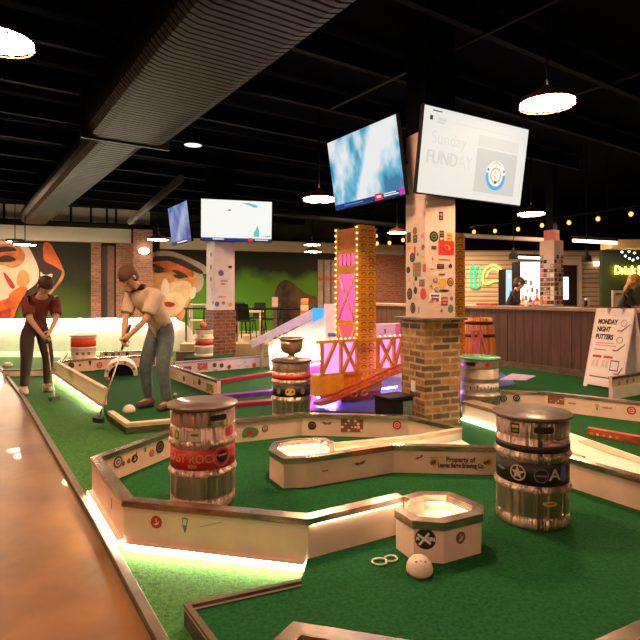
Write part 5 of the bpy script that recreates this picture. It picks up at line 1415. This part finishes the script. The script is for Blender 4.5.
# ================================================================ ramp obstacle and white screens, middle distance
Yr = 8.9
def yr(x, y, d=0.0): return at_y(x, y, Yr + d)
root = thing('ramp_obstacle', 'sloping lilac ramp with a blue end panel on a glowing stand behind the metal pot', 'mini golf obstacle', (yr(290, 350).x, Yr, P))
b = MB(); b.ext([yr(250, 342), yr(313, 309), yr(313, 319), yr(252, 348)], (0, .42, 0)); b.build('sloping_deck', mat('lilac_ramp', (.50, .46, .68), .4, var=.1), root)
b = MB(); b.ext([yr(312.5, 308, -.02), yr(324, 308, -.02), yr(324, 317, -.02), yr(312.5, 322, -.02)], (0, .03, 0)); b.build('blue_panel', emis('blue_panel_glow', (.06, .40, .95), .95), root)
b = MB(); bp_ = [yr(268, 343, .08), yr(312, 320, .08), yr(326, 315, .08), yr(326, 352, .08), yr(270, 352, .08)]
for q in bp_[-2:]: q.z = P + .006
b.ext(bp_, (0, .05, 0)); b.build('white_stand', M_white, root)
b = MB(); q0, q1 = yr(270, 352.5, -.06), yr(326, 352.5, -.06); q0.z = q1.z = .30; b.tube([q0, q1], .012, 8); b.build('led_strip', emis('led_ramp', (1, .90, .62), 90.0), root)
for px in (262, 300, 322):
    q = yr(px, 345, .3); b = MB(); b.tube([Vector((q.x, q.y, P)), Vector((q.x, q.y, .55 if px < 280 else .85))], .03, 6); b.build('post', M_paleboard, root)
root = thing('white_screen', 'tall pale screen panel just left of the orange tower', 'partition', (yr(333, 350).x, Yr + .2, P))
q = [yr(324, 304, .2), yr(347, 304, .2), yr(347, 352, .2), yr(324, 352, .2)]
for z in q[-2:]: z.z = P + .006
b = MB(); b.ext(q, (0, .06, 0)); b.build('panel', M_soffit, root)
b = MB(); q = [yr(328, 333, .19), yr(336, 333, .19), yr(336, 336.5, .19), yr(328, 336.5, .19)]; b.ext(q, (0, -.006, 0)); b.build('blue_label', M_inkblue, root)
root = thing('white_screen', 'low white panel with a small red shape, right of the orange tower base', 'partition', at_y(388, 345, 8.2))
q = [at_y(376, 324, 8.2), at_y(400, 323, 8.2), at_y(400, 345, 8.2), at_y(376, 345, 8.2)]
for z in q[-2:]: z.z = P + .006
root.location.z = P
b = MB(); b.ext(q, (0, .05, 0)); b.build('panel', M_soffit, root)
sticker(root, Vector((0, 8.198, 0)), Vector((0, -1, 0)), 385, 331.5, 'cup', .08, M_ramp)
b = MB(); q = [at_y(395.5, 324, 8.19), at_y(400.5, 324, 8.19), at_y(400.5, 338, 8.19), at_y(395.5, 338, 8.19)]; b.ext(q, (0, .01, 0)); b.build('pink_strip', M_inkpink, root)
# small distant tower of yellow blocks
q = at_y(304.5, 318, 12.3); root = thing('block_post', 'short post of stacked pale orange blocks behind the lilac ramp', 'mini golf obstacle', (q.x, q.y, .25))
for i, (y0, y1) in enumerate(((318, 311), (310.8, 304.8), (304.6, 298.5))):
    z_0, z_1 = at_y(304, y0, 12.3).z, at_y(304, y1, 12.3).z
    if i == 0: z_0 = .25
    b = MB(); b.box((q.x, q.y, (z_0 + z_1) / 2), (.19 - .01 * i, .19, z_1 - z_0)); b.build('block', M_paleboard if i % 2 else M_mo2, root, bevel=.01)

# ================================================================ terrace
M_terr = mat('tan_terrace', (.42, .30, .18), .5, var=.15, scale=2)
b = MB(); ta, tb = at_y(180, 340, 11.9), at_y(352, 340, 11.9); b.prism([(ta.x, 11.9), (tb.x, 11.9), (tb.x + .3, 17.2), (ta.x - .4, 15.6)], .012, .25); struct(b.build('terrace_floor', M_terr))
root = thing('terrace_railing', 'dark railing across the terrace behind the distant brick column', 'railing', (at_y(186, 340, 13.2).x, 13.2, .25))
Yt = 12.5
for py in (308.5, 318):
    b = MB(); b.tube([at_y(184, py, Yt), at_y(346, py + .8, Yt)], .022 if py < 310 else .008, 6); b.build('rail', M_black, root)
for px in (186, 204, 237, 262, 284, 312, 340):
    q = at_y(px, 309, Yt); b = MB(); b.tube([Vector((q.x, q.y, .25)), q], .018, 6); b.build('post', M_black, root)
def cafe_chair(px, Y, rz, label):
    q = at_y(px, 340, Y); q.z = .25
    root = thing('cafe_chair', label, 'chair', q, 'black terrace chairs')
    c, s = math.cos(rz), math.sin(rz); X = Vector((c, s, 0)); Yv = Vector((-s, c, 0)); A = (X, Yv, UP)
    b = MB(); b.box(q + UP * .46, (.40, .40, .03), A); b.build('seat', M_black, root, bevel=.01)
    b = MB(); b.ext([q + Yv * .18 + X * x + UP * z + Yv * (z - .48) * .2 for x, z in ((-.19, .48), (.19, .48), (.16, .88), (-.16, .88))], Yv * .02); b.build('backrest', M_black, root)
    for sx in (-1, 1):
        for sy in (-1, 1):
            b = MB(); b.tube([q + X * sx * .17 + Yv * sy * .17 + UP * .46, q + X * sx * .21 + Yv * sy * .21], .014, 6); b.build('leg', M_black, root)
cafe_chair(239, 15.2, .1, 'black chair at the left end of the terrace table'); cafe_chair(246, 13.25, 2.9, 'black chair in front of the terrace table, second from the left'); cafe_chair(258, 15.0, -.1, 'black chair behind the right end of the terrace table'); cafe_chair(270, 13.9, -1.2, 'black chair standing apart at the right of the terrace table')
q = at_y(249, 340, 14.0); q.z = .25; root = thing('terrace_table', 'tall tan-topped table among black chairs on the terrace', 'table', q)
b = MB(); b.box(q + UP * .66, (.72, .6, .04)); b.build('tabletop', M_paleboard, root, bevel=.005)
for sx in (-1, 1):
    for sy in (-1, 1): b = MB(); b.tube([q + Vector((sx * .32, sy * .26, 0)), q + Vector((sx * .32, sy * .26, .65))], .02, 6); b.build('leg', M_paleboard, root)
q = at_y(275, 306, 13.0); root = thing('post_sign', 'small white notice on a dark post on the terrace', 'sign', Vector((q.x, 13.0, .25)))
b = MB(); b.box(Vector((q.x, 13.0, (.25 + q.z) / 2)), (.08, .06, q.z - .25)); b.build('post', M_darkwood, root)
b = MB(); b.box(q + UP * .10 + Vector((0, -.04, 0)), (.15, .015, .24)); b.build('notice', M_pole, root)
q = at_y(199, 318, 13.6); q.z = .25; root = thing('cabinet_shelf', 'small pale open shelf on the terrace left of the distant column', 'shelf', q)
for z in (.05, .45, .85): b = MB(); b.box(q + UP * z, (.45, .3, .03)); b.build('shelf_board', M_pole, root)
for sx in (-1, 1): b = MB(); b.box(q + Vector((sx * .21, 0, .45)), (.03, .3, .86)); b.build('side_panel', M_pole, root)

# ================================================================ bar
zc = 1.155
root = thing('bar_counter', 'long bar with dark wooden slat front and thin pale top, right background', 'bar', (bar0.x, bar0.y, P))
bA = Vector((*(bar0 + v2(U) * 4.3), 0)); bB = Vector((*(bar0 - v2(U) * 5.2), 0))
b = MB(); b.ext([(bA.x, bA.y, P), (bB.x, bB.y, P), (bB.x, bB.y, zc - .05), (bA.x, bA.y, zc - .05)], V * .12); b.build('slat_front', M_bar, root)
b = MB(); b.ext([(bA.x, bA.y, zc - .05), (bB.x, bB.y, zc - .05), (bB.x, bB.y, zc), (bA.x, bA.y, zc)], V * .65)
o = b.build('countertop', mat('counter_top', (.36, .24, .19), .35, var=.15), root); o.location = o.location - V * .05
b = MB(); b.ext([Vector((bA.x, bA.y, P)) - V * .02, Vector((bB.x, bB.y, P)) - V * .02, Vector((bB.x, bB.y, P + .1)) - V * .02, Vector((bA.x, bA.y, P + .1)) - V * .02], V * .02); b.build('kick_board', M_darkwood, root)
for s_ in (-1.3, -.1, 1.2, 2.4, -2.5, -3.7):
    q = Vector((bar0.x, bar0.y, 0)) + U * s_ - V * .004; b = MB(); b.box((q.x, q.y, (zc + P) / 2), (.018, .012, zc - P - .1), (U, V, UP)); b.build('panel_seam', M_darkwood, root)
def bar_at(px, dv=0.30):
    Q = Vector((bar0.x, bar0.y, 0)) + V * dv; k = (px - CX) / F
    s_ = (k * Q.y - Q.x) / (U.x - k * U.y); q = Q + U * s_; return Vector((q.x, q.y, zc))
def bottle(px, h, m, label, dv=.3, r=.035):
    q = bar_at(px, dv); root = thing('bar_bottle', label, 'bottle', q, 'bottles and cups on the bar')
    b = MB(); b.lathe([(r, 0), (r, h * .55), (r * .4, h * .75), (r * .35, h)], q, 14); b.build('body', m, root)
    b = MB(); b.lathe([(r * 1.02, h * .15), (r * 1.02, h * .42)], q, 14, closed=False); b.build('label', M_inkwhite, root)
    b = MB(); b.lathe([(r * .42, h * .97), (r * .42, h * 1.06)], q, 10); b.build('cap', M_red, root)
bottle(523, .20, M_inkyellow, 'yellow bottle on the bar just right of the bartender'); bottle(530, .17, M_inkbrown, 'short brown bottle on the bar before the bright cooler', .35); bottle(537, .22, M_ramp, 'red-orange bottle on the bar left of the far sticker column'); bottle(540.5, .19, M_inkyellow, 'yellow bottle touching the left side of the far sticker column', .2)
def cup(px, h, m, label, dv=.25):
    q = bar_at(px, dv); root = thing('bar_cup', label, 'cup', q, 'bottles and cups on the bar')
    b = MB(); b.lathe([(.03, 0), (.042, h), (.036, h), (.026, .01), (.001, .01)], q, 16, closed=False); b.build('body', m, root)
cup(526.5, .10, M_inkwhite, 'white cup on the bar between the two left bottles'); cup(532.5, .11, M_inkpink, 'pink cup on the bar in front of the bright cooler', .48); cup(585, .12, M_inkblack, 'dark cup on the bar under the right black cone lamp'); cup(587.5, .15, M_pole, 'pale cup on the bar under the right black cone lamp', .35)
q = bar_at(487, .35); b = MB(); b.box(q + UP * .02, (.35, .2, .04), (U, V, UP)); tag(b.build('serving_tray', M_red), 'flat red tray on the bar at the left of the bartender', 'tray')
# far sticker column at the bar
Cq = at_y(551.5, 300, 11.2); C3 = Vector((Cq.x, Cq.y, 0))
root = thing('sticker_column', 'pale column covered with a grid of square stickers behind the bar', 'column', (C3.x, C3.y, 0))
b = MB(); b.prism(sq(C3, .33), 0.0, 2.50); b.build('shaft', M_pole, root)
b = MB(); b.prism(sq(C3, .22), 2.50, 2.72); b.build('capital', M_inkpink, root)
b = MB(); b.prism(sq(C3, .16), 2.72, CEIL); b.build('post', M_black, root)
rng = random.Random(4)
c3l, c3r = C3 - V * .165, C3 - U * .165
for face, cp, nrm, ax_ in ((0, c3l, -V, U), (1, c3r, -U, V)):
    for r_ in range(12):
        for cidx in range(4):
            z_ = 1.20 + r_ * .095
            if z_ > 1.95 and rng.random() < .55: continue
            if z_ > 2.2 and rng.random() < .5: continue
            if rng.random() < .06: continue
            q = cp + ax_ * (-.12 + cidx * .08) + nrm * .002 + UP * z_
            b = MB(); s_ = .074
            m_ = rng.choice([M_inkblack, M_inkgrey, M_inkwhite, M_inkbrown, M_inkblack, M_red if face else M_inkbrown, M_inkpink])
            b.box(q, (s_, .003, s_), (ax_, nrm, UP))
            if rng.random() < .6: b.box(q + nrm * .002, (s_ * .5, .003, s_ * .4), (ax_, nrm, UP), 1)
            b.build('sticker', [m_, rng.choice([M_inkwhite, M_inkblack, M_red])], root)
# coolers behind the bar
def cooler(px0, px1, ytop, Y, label, glow):
    a, c = at_y(px0, ytop, Y), at_y(px1, ytop, Y); zt = a.z
    root = thing('glass_cooler', label, 'cooler', ((a.x + c.x) / 2, Y, 0.0))
    m_ = (a + c) / 2; wd = c.x - a.x
    b = MB(); b.box((m_.x, Y + .30, zt / 2), (wd, .55, zt)); b.build('cabinet', M_joist, root)
    b = MB(); b.box((m_.x, Y + .01, zt / 2 + .06), (wd * .97, .03, zt - .16)); b.build('lit_glass_door', glow, root)
    b = MB(); b.box((m_.x + wd * .40, Y - .03, zt * .62), (.025, .03, .35)); b.build('handle', M_inkgrey, root)
    return root, Y
r1, y1 = cooler(520.5, 543, 261, 12.6, 'bright white lit cooler right of the bartender', emis('cooler_white', (.92, .88, .86), 1.35))
for i in range(9):
    px = 526 + (i % 3) * 4.8 + (i // 3) % 2 * 1.5; py = 282 + (i // 3) * 8 + (i % 2)
    q = at_y(px, py, 12.58); b = MB(); b.box(q, (.05, .02, .11)); b.build('bottle_row', random.choice([M_inkgrey, M_inkbrown, M_pole, M_inkwhite]), r1)
r2, y2 = cooler(506, 521.5, 269, 13.5, 'blue-white lit cooler directly behind the bartender', emis('cooler_blue', (.45, .66, .85), 1.0))
for px, py, m_ in ((510, 276, S_pale), (515, 288, S_blue), (516, 284, S_navy), (517, 291, M_inkpink), (512, 293, S_blue)):
    q = at_y(px, py, 13.48); b = MB(); b.box(q, (.12, .02, .12)); b.build('drink_can_stack', m_, r2)
# neon signs
def neon(name, label, pts_list, m, r, parent_loc):
    root = thing('neon_sign', label, 'neon sign', parent_loc)
    for p in pts_list: b = MB(); b.tube(p, r, 8); b.build('neon_tube', m, root)
    return root
M_ng = emis('neon_green', (.03, .80, .32), 1.1); M_ny = emis('neon_yellow', (.95, .78, .14), 1.3); M_nt = emis('neon_amber', (1.0, .58, .04), 10.0); M_nt2 = emis('neon_orange', (1.0, .55, .22), 2.2)
cact = [[sw(x, y, .06) for x, y in ((471, 287), (470.5, 267), (473, 265), (474.5, 268), (475, 287))], [sw(x, y, .06) for x, y in ((475, 287), (476, 268), (478.5, 265.5), (480, 269), (479.5, 286), (477, 288), (471, 287))]]
neon('cactus', 'green neon sign of upright rounded bars beside the sticker column', cact, M_ng, .022, sw(475, 288, .06))
taco = [[sw(493 + math.cos(R(t)) * 10.5, 278 - math.sin(R(t)) * 13, .06) for t in range(0, 200, 14)], [sw(505, 276, .06), sw(502, 281, .06), sw(494, 281, .06), sw(487, 284, .06), sw(483, 283, .06), sw(482.5, 278, .06)]]
nr_ = neon('taco', 'yellow neon sign shaped like a folded half round, left of the bartender', taco, M_ny, .03, sw(493, 284, .06))
b = MB(); b.tube([sw(494 + math.cos(R(t)) * 7.5, 278 - math.sin(R(t)) * 9, .06) for t in range(10, 190, 15)], .02, 8); b.build('neon_tube', M_nt2, nr_)
gq = gw(627, 271, .05); root = thing('neon_sign', 'glowing amber neon lettering on the deep green wall at the right edge', 'neon sign', gq)
text_mesh('neon_lettering', 'Drink Local', .185, gw(614.5, 270.5, .05), (1, 0, 0), UP, M_nt, root, .012, align='LEFT', bold=.006, sx=.80)
b = MB(); b.tube([gw(x, y, .05) for x, y in ((632, 280), (635, 276), (637, 281), (640, 276), (643, 281), (647, 277))], .03, 8); b.build('neon_tube', M_nt, root)
for i, (x, y) in enumerate(((622, 252), (629, 251.5), (634.5, 253), (625.5, 256), (629.5, 258.5), (633, 260), (637.5, 258))):
    q = gw(x, y, .4); b = MB(); b.ball(q, .022, 10, 8); tag(b.build('fairy_bulb', emis('fairy', (.85, .9, 1), 6.0)), 'tiny white fairy light above the amber neon lettering', 'light bulb', 'fairy lights over the neon lettering')
b = MB(); q = sw(597, 263.5, .06); b.box(q, (.16, .05, .12)); tag(b.build('lit_wall_box', emis('wallbox', (1, .75, .5), 3.0)), 'small glowing box on the shutter wall above the pale cup', 'wall light')
q = Vector((5.08, 9.35, 0)); q = at_y(617.5, 300, 9.75)
root = thing('menu_stand', 'upright tan wooden menu board beside the blond person behind the bar', 'menu board', (q.x, q.y, 0))
b = MB(); b.box((q.x, q.y, .72), (.20, .05, 1.44)); b.build('board', M_paleboard, root, bevel=.004)
b = MB(); b.box((q.x, q.y - .03, 1.38), (.10, .012, .03)); b.build('clip', M_inkbrown, root)
q = bar_at(562, .10); b = MB(); b.tube([q + U * .55 + UP * .015, q - U * 1.0 + UP * .015], .012, 6); tag(b.build('bar_rail', M_darkwood), 'thin dark rail lying on the bar before the closed door', 'rail')
# ================================================================ people
def skin_mesh(name, verts, edges, radii, rootv, m, parent, sub=2):
    off = wloc(parent)
    me = bpy.data.meshes.new(name); me.from_pydata([v - off for v in verts], edges, [])
    o = bpy.data.objects.new(name, me); COL.objects.link(o)
    md = o.modifiers.new('skin', 'SKIN'); md.use_smooth_shade = True; md.branch_smoothing = 0.6
    sv = me.skin_vertices[0].data
    for i, r in enumerate(radii):
        sv[i].radius = (r, r) if not isinstance(r, tuple) else r
        sv[i].use_root = (i == rootv)
    ss = o.modifiers.new('sub', 'SUBSURF'); ss.levels = sub; ss.render_levels = sub
    dg = bpy.context.evaluated_depsgraph_get()
    nm = bpy.data.meshes.new_from_object(o.evaluated_get(dg)); nm.name = name
    nm.materials.clear(); nm.materials.append(m)
    for p in nm.polygons: p.use_smooth = True
    bpy.data.objects.remove(o); bpy.data.meshes.remove(me)
    o = bpy.data.objects.new(name, nm); COL.objects.link(o); o.parent = parent
    return o
class Body:
    def __init__(s, base, rz, J):
        s.base = Vector(base); s.c, s.sn = math.cos(rz), math.sin(rz); s.J = J
    def w(s, p):
        p = Vector(p); return s.base + Vector((p.x * s.c - p.y * s.sn, p.x * s.sn + p.y * s.c, p.z))
    def skin(s, name, names, edges, rad, rootn, m, parent, extra=None, sub=2):
        idx = {n: i for i, n in enumerate(names)}
        vs = [s.w(s.J[n]) for n in names]; rs = [rad[n] for n in names]; es = [(idx[a], idx[b]) for a, b in edges]
        for chain, anchor in (extra or []):
            prev = idx[anchor]
            for p, r in chain:
                vs.append(s.w(p)); rs.append(r); es.append((prev, len(vs) - 1)); prev = len(vs) - 1
        return skin_mesh(name, vs, es, rs, idx[rootn], m, parent, sub)
def make_person(label, base, rz, J, shirt, trouser, shoe, hair, long_hair=False, legs=True, cap=None, grip=True, sleeve=0.5):
    root = thing('person', label, 'person', base)
    B = Body(base, rz, J)
    lim = lambda a, b, t: Vector(J[a]).lerp(Vector(J[b]), t)
    up = (Vector(J['head']) - Vector(J['neck'])).normalized()
    fwd = Vector(J['look']).normalized(); fwd = (fwd - up * fwd.dot(up)).normalized(); side = fwd.cross(up).normalized()
    hd = Vector(J['head'])
    J['jaw'] = hd - up * .055 + fwd * .022; J['skull'] = hd + up * .02; J['crown'] = hd + up * .085 - fwd * .012
    for s_, sg_ in (('L', -1), ('R', 1)):
        e, h_ = Vector(J['elb' + s_]), Vector(J['hand' + s_]); d = (h_ - e).normalized()
        J['wrist' + s_] = h_ - d * .075
    names = ['pelvis', 'waist', 'chest', 'neck', 'jaw', 'skull', 'crown']; edges = [('pelvis', 'waist'), ('waist', 'chest'), ('chest', 'neck'), ('neck', 'jaw'), ('jaw', 'skull'), ('skull', 'crown')]
    rad = {'pelvis': .130, 'waist': .125, 'chest': .135, 'neck': .052, 'jaw': .066, 'skull': .088, 'crown': .052}
    extra = []
    for s_ in 'LR':
        names += ['sho' + s_, 'elb' + s_, 'wrist' + s_, 'hand' + s_]; edges += [('chest', 'sho' + s_), ('sho' + s_, 'elb' + s_), ('elb' + s_, 'wrist' + s_), ('wrist' + s_, 'hand' + s_)]
        rad.update({'sho' + s_: .068, 'elb' + s_: .042, 'wrist' + s_: .028, 'hand' + s_: .036})
        h_ = Vector(J['hand' + s_]); d = (h_ - Vector(J['elb' + s_])).normalized(); sx = 1 if s_ == 'R' else -1
        inw = Vector((-sx, 0, 0)); inw = (inw - d * inw.dot(d)).normalized(); crs = d.cross(inw).normalized()
        for f_, L_ in ((-1.5, .068), (-.5, .080), (.5, .075), (1.5, .058)):
            b0 = h_ + d * .035 + crs * f_ * .017
            extra.append(([(b0, .011), (b0 + d * L_ * .45 + inw * .012, .0095), (b0 + d * L_ * .62 + inw * L_ * .5, .0085), (b0 + d * L_ * .42 + inw * L_ * .72, .007)], 'hand' + s_))
        extra.append(([(h_ + inw * .030 - crs * .020, .012), (h_ + inw * .052 - crs * .022 + d * .022, .010), (h_ + inw * .060 - crs * .012 + d * .048, .0085)], 'hand' + s_))
        if legs:
            names += ['hip' + s_, 'knee' + s_, 'ankle' + s_, 'toe' + s_]; edges += [('pelvis', 'hip' + s_), ('hip' + s_, 'knee' + s_), ('knee' + s_, 'ankle' + s_), ('ankle' + s_, 'toe' + s_)]
            rad.update({'hip' + s_: .092, 'knee' + s_: .060, 'ankle' + s_: .036, 'toe' + s_: .032})
    B.skin('body', names, edges, rad, 'pelvis', M_skin, root, extra)
    # clothes: shells lifted off the body, chosen by the nearest bone
    JW = {k: B.w(v) for k, v in J.items() if k != 'look'}
    bo = [o for o in root.children if o.name.startswith('body')][0]; off = wloc(root)
    segs = [(a_, b_, JW[a_], JW[b_], rad[a_], rad[b_]) for a_, b_ in edges]
    def bone(pt):
        best = None
        for a_, b_, p_, q_, ra, rb in segs:
            d_ = q_ - p_; t = max(0.0, min(1.0, (pt - p_).dot(d_) / d_.length_squared))
            dist = (pt - (p_ + d_ * t)).length / (ra + (rb - ra) * t)
            if best is None or dist < best[0]: best = (dist, a_, b_, t)
        return best[1:]
    me = bo.data; info = [bone(v.co + off) for v in me.vertices]
    def in_shirt(i):
        a_, b_, t = info[i]
        if (a_, b_) in (('pelvis', 'waist'), ('waist', 'chest')): return True
        if (a_, b_) == ('chest', 'neck'): return t < .62
        if a_ == 'chest': return True
        if a_.startswith('sho'): return t < sleeve + .30
        return a_ == 'pelvis' and (b_.startswith('hip')) and t < .55
    def in_trousers(i):
        a_, b_, t = info[i]
        if (a_, b_) == ('pelvis', 'waist'): return True
        if b_.startswith('hip') or a_.startswith('hip'): return True
        return a_.startswith('knee') and t < .92
    def shell(nm, pick, lift, m):
        keep = [p_ for p_ in me.polygons if sum(pick(i) for i in p_.vertices) * 2 > len(p_.vertices)]
        ids = {}
        vs = []
        for p_ in keep:
            for i in p_.vertices:
                if i not in ids: ids[i] = len(vs); vs.append(me.vertices[i].co + me.vertices[i].normal * lift)
        if not vs: return
        nm_ = bpy.data.meshes.new(nm); nm_.from_pydata(vs, [], [[ids[i] for i in p_.vertices] for p_ in keep]); nm_.materials.append(m)
        for p_ in nm_.polygons: p_.use_smooth = True
        o = bpy.data.objects.new(nm, nm_); COL.objects.link(o); o.parent = root
        sd = o.modifiers.new('cloth', 'SOLIDIFY'); sd.thickness = .006; sd.offset = 0
    shell('shirt', in_shirt, .022, shirt)
    if legs:
        shell('trousers', in_trousers, .014, trouser)
        for s_ in 'LR':
            a, t_ = Vector(J['ankle' + s_]), Vector(J['toe' + s_]); fd = (t_ - a); fd.z = 0; fd.normalize()
            vs = [B.w(Vector((a.x, a.y, .045)) - fd * .045), B.w(Vector((a.x, a.y, .055))), B.w(Vector((a.x, a.y, .042)) + fd * .10), B.w(Vector((a.x, a.y, .036)) + fd * .17)]
            skin_mesh('shoe', vs, [(0, 1), (1, 2), (2, 3)], [.043, .052, .045, .034], 1, shoe, root)
    # hair
    b = MB(); A = tuple((B.w(v) - B.w((0, 0, 0))).normalized() for v in (side, fwd, up))
    hc = B.w(hd + up * .028 - fwd * .014)
    b.ball(hc, .104, 20, 12, sc=(.93, 1.04, 1.02), ax=A, z0=-.05)
    b.ball(B.w(hd - fwd * .035 - up * .005), .094, 18, 12, sc=(.95, .85, 1.05 if not long_hair else 1.5), ax=A)
    if long_hair: b.ball(B.w(hd - fwd * .055 - up * .13), .080, 16, 10, sc=(1.1, .6, 1.3), ax=A)
    b.build('hair', hair, root)
    if cap:
        b = MB(); b.ball(hc + A[2] * .010, .110, 20, 10, sc=(.94, 1.05, .95), ax=A, z0=.05); b.box(hc + A[1] * .125 + A[2] * .022, (.13, .09, .012), A); b.build('cap', cap, root)
    # face
    fc = lambda x, y, z: B.w(hd + side * x + fwd * y + up * z)
    for sx in (-1, 1):
        b = MB(); b.ball(fc(sx * .031, .080, .010), .012, 10, 8, ax=A); b.build('eye', M_inkwhite, root)
        b = MB(); b.ball(fc(sx * .031, .089, .010), .006, 8, 6, ax=A); b.build('pupil', M_inkblack, root)
        b = MB(); b.ball(fc(sx * .090, .0, .0), .026, 10, 8, sc=(.4, .7, 1.1), ax=A); b.build('ear', M_skin, root)
        b = MB(); b.box(fc(sx * .031, .086, .030), (.034, .012, .007), A); b.build('eyebrow', hair, root)
    b = MB(); b.ext([fc(-.014, .078, -.026), fc(.014, .078, -.026), fc(.005, .082, .014), fc(-.005, .082, .014)], B.w(fwd * .02 - up * .004) - B.w((0, 0, 0))); b.build('nose', M_skin, root)
    b = MB(); b.ball(fc(0, .080, -.052), .024, 10, 6, sc=(1, .5, .28), ax=A); b.build('mouth', mat('lips', (.42, .15, .12), .5), root)
    return root, B
def golfer(bend=0.0):
    return {'pelvis': (0, -.12, .90), 'waist': (0, -.05, 1.03), 'chest': (0, .14, 1.25), 'neck': (0, .27, 1.385), 'head': (0, .37, 1.475), 'look': (0, .75, -.75),
            'shoL': (-.175, .17, 1.29), 'shoR': (.175, .17, 1.29), 'elbL': (-.165, .27, 1.03), 'elbR': (.165, .27, 1.03), 'handL': (-.030, .40, .84), 'handR': (.034, .40, .80),
            'hipL': (-.095, -.10, .86), 'hipR': (.095, -.10, .86), 'kneeL': (-.135, .02, .48), 'kneeR': (.135, .02, .48), 'ankleL': (-.15, -.04, .085), 'ankleR': (.15, -.04, .085), 'toeL': (-.165, .10, .04), 'toeR': (.165, .10, .04)}
def putter(B, label, hand, head, floor_z):
    hp, gp = B.w(hand), B.w(head); gp.z = floor_z + .028
    root = thing('golf_putter', label, 'golf club', (gp.x, gp.y, floor_z))
    d = (hp - gp).normalized()
    b = MB(); b.tube([gp + d * .02, hp - d * .06], .008, 8); b.build('shaft', M_steel, root)
    b = MB(); b.tube([hp - d * .12, hp + d * .16], [.013, .016], 8); b.build('grip', M_inkblack, root)
    sd = d.cross(UP).normalized(); b = MB(); b.box(gp, (.13, .045, .05), (Vector((B.c, B.sn, 0)), Vector((-B.sn, B.c, 0)), UP)); b.build('club_head', M_inkblack, root, bevel=.006)
M_shirt1 = mat('dark_red_shirt', (.16, .022, .014), .8, var=.25, scale=6); M_tr1 = mat('dark_trousers', (.035, .018, .016), .8, var=.2)
M_shirt2 = mat('pale_shirt', (.62, .47, .36), .8, var=.12, scale=5); M_jeans = mat('blue_grey_jeans', (.11, .15, .17), .8, var=.25, scale=14)
M_hair = mat('dark_brown_hair', (.050, .018, .012), .6, var=.2); M_hairb = mat('brown_hair', (.11, .045, .022), .6, var=.2); M_blond = mat('blond_hair', (.62, .30, .08), .5, var=.2)
M_shoew = mat('pale_shoe', (.62, .50, .40), .6, var=.05); M_black_shirt = mat('black_shirt', (.014, .014, .017), .8, var=.2)
g1 = at_z(37, 393, 0.012)
r_, B1 = make_person('person in a dark red shirt bending over a putt at the far left', g1, R(224), golfer(), M_shirt1, M_tr1, M_shoew, M_hair)
putter(B1, 'putter held by the person in dark red at the left edge of the green', (.002, .405, .82), (.0, .72, 0), 0.012)
g2 = at_z(155, 409, P)
r_, B2 = make_person('person in a pale shirt and blue-grey jeans putting on the left green', g2, R(150), golfer(), M_shirt2, M_jeans, mat('brown_shoe', (.10, .045, .03), .6), M_hairb)
putter(B2, 'putter held by the person in jeans on the left green', (.002, .405, .82), (.0, .74, 0), P)
stand = lambda: {'pelvis': (0, -.04, .92), 'waist': (0, .0, 1.06), 'chest': (0, .07, 1.30), 'neck': (0, .12, 1.46), 'head': (0, .17, 1.565), 'look': (0, .95, -.35),
         'shoL': (-.19, .06, 1.35), 'shoR': (.19, .06, 1.35), 'elbL': (-.22, .18, 1.12), 'elbR': (.22, .18, 1.12), 'handL': (-.10, .42, 1.16), 'handR': (.10, .42, 1.16),
         'hipL': (-.095, -.03, .88), 'hipR': (.095, -.03, .88), 'kneeL': (-.11, .0, .48), 'kneeR': (.11, .0, .48), 'ankleL': (-.12, -.03, .085), 'ankleR': (.12, -.03, .085), 'toeL': (-.13, .11, .04), 'toeR': (.13, .11, .04)}
q = at_y(510, 294, 10.5); q.z = 0.012
make_person('person in a black t-shirt working behind the bar before the lit coolers', q, R(250), stand(), M_black_shirt, M_tr1, M_inkblack, M_hair, cap=None)
q = at_y(623, 294, 9.0); q.z = 0.012
make_person('blond person in a black top leaning at the bar under the amber neon', q, R(240), stand(), M_black_shirt, M_tr1, M_inkblack, M_blond, long_hair=True)

# ================================================================ lights
def area(name, loc, size, power, col, target=None, shape='DISK', spread=180):
    l = bpy.data.lights.new(name, 'AREA'); l.shape = shape; l.size = size; l.energy = power; l.color = col; l.spread = R(spread)
    o = bpy.data.objects.new(name, l); COL.objects.link(o); o.location = loc
    d = (Vector(target) - Vector(loc)) if target else Vector((0, 0, -1))
    o.rotation_euler = d.to_track_quat('-Z', 'Y').to_euler()
    return o
WARM = (1.0, 0.58, 0.32)
# bare fill lights added to brighten the hall and bar, without fixtures
area('hall_fill_light', (-2.6, 1.6, 3.2), 0.45, 48, (1, .58, .32))
area('hall_fill_light', (2.4, 1.4, 3.3), 0.45, 9, WARM)
area('hall_fill_light', (-5.6, 5.6, 3.3), 0.45, 84, (1, .60, .34))
area('hall_fill_light', (0.1, 4.0, 3.5), 0.45, 80, WARM)
area('hall_fill_light', (5.2, 4.6, 3.3), 0.45, 55, WARM)
area('hall_fill_light', (0.4, -1.2, 2.6), 0.5, 52, (1, .66, .46))
area('hall_fill_light', (-8.6, 12.4, 3.5), 0.6, 290, (1, .66, .42))
area('hall_fill_light', (-6.0, 13.0, 3.2), 0.6, 84, WARM)
area('hall_fill_light', (1.0, 10.5, 3.4), 0.6, 190, WARM)
area('hall_fill_light', (-3.0, 15.0, 2.7), 0.6, 130, (1, .85, .55))
area('bar_fill_light', (5.6, 11.6, 2.9), 0.5, 90, WARM)
area('hall_fill_light', (3.2, 13.5, 3.0), 0.5, 110, WARM)
area('hall_fill_light', (2.2, 17.3, 3.0), 0.5, 110, WARM)
area('bar_fill_light', (8.0, 9.0, 2.9), 0.5, 25, WARM)
area('bar_fill_light', (4.2, 14.0, 2.55), 0.5, 25, WARM)
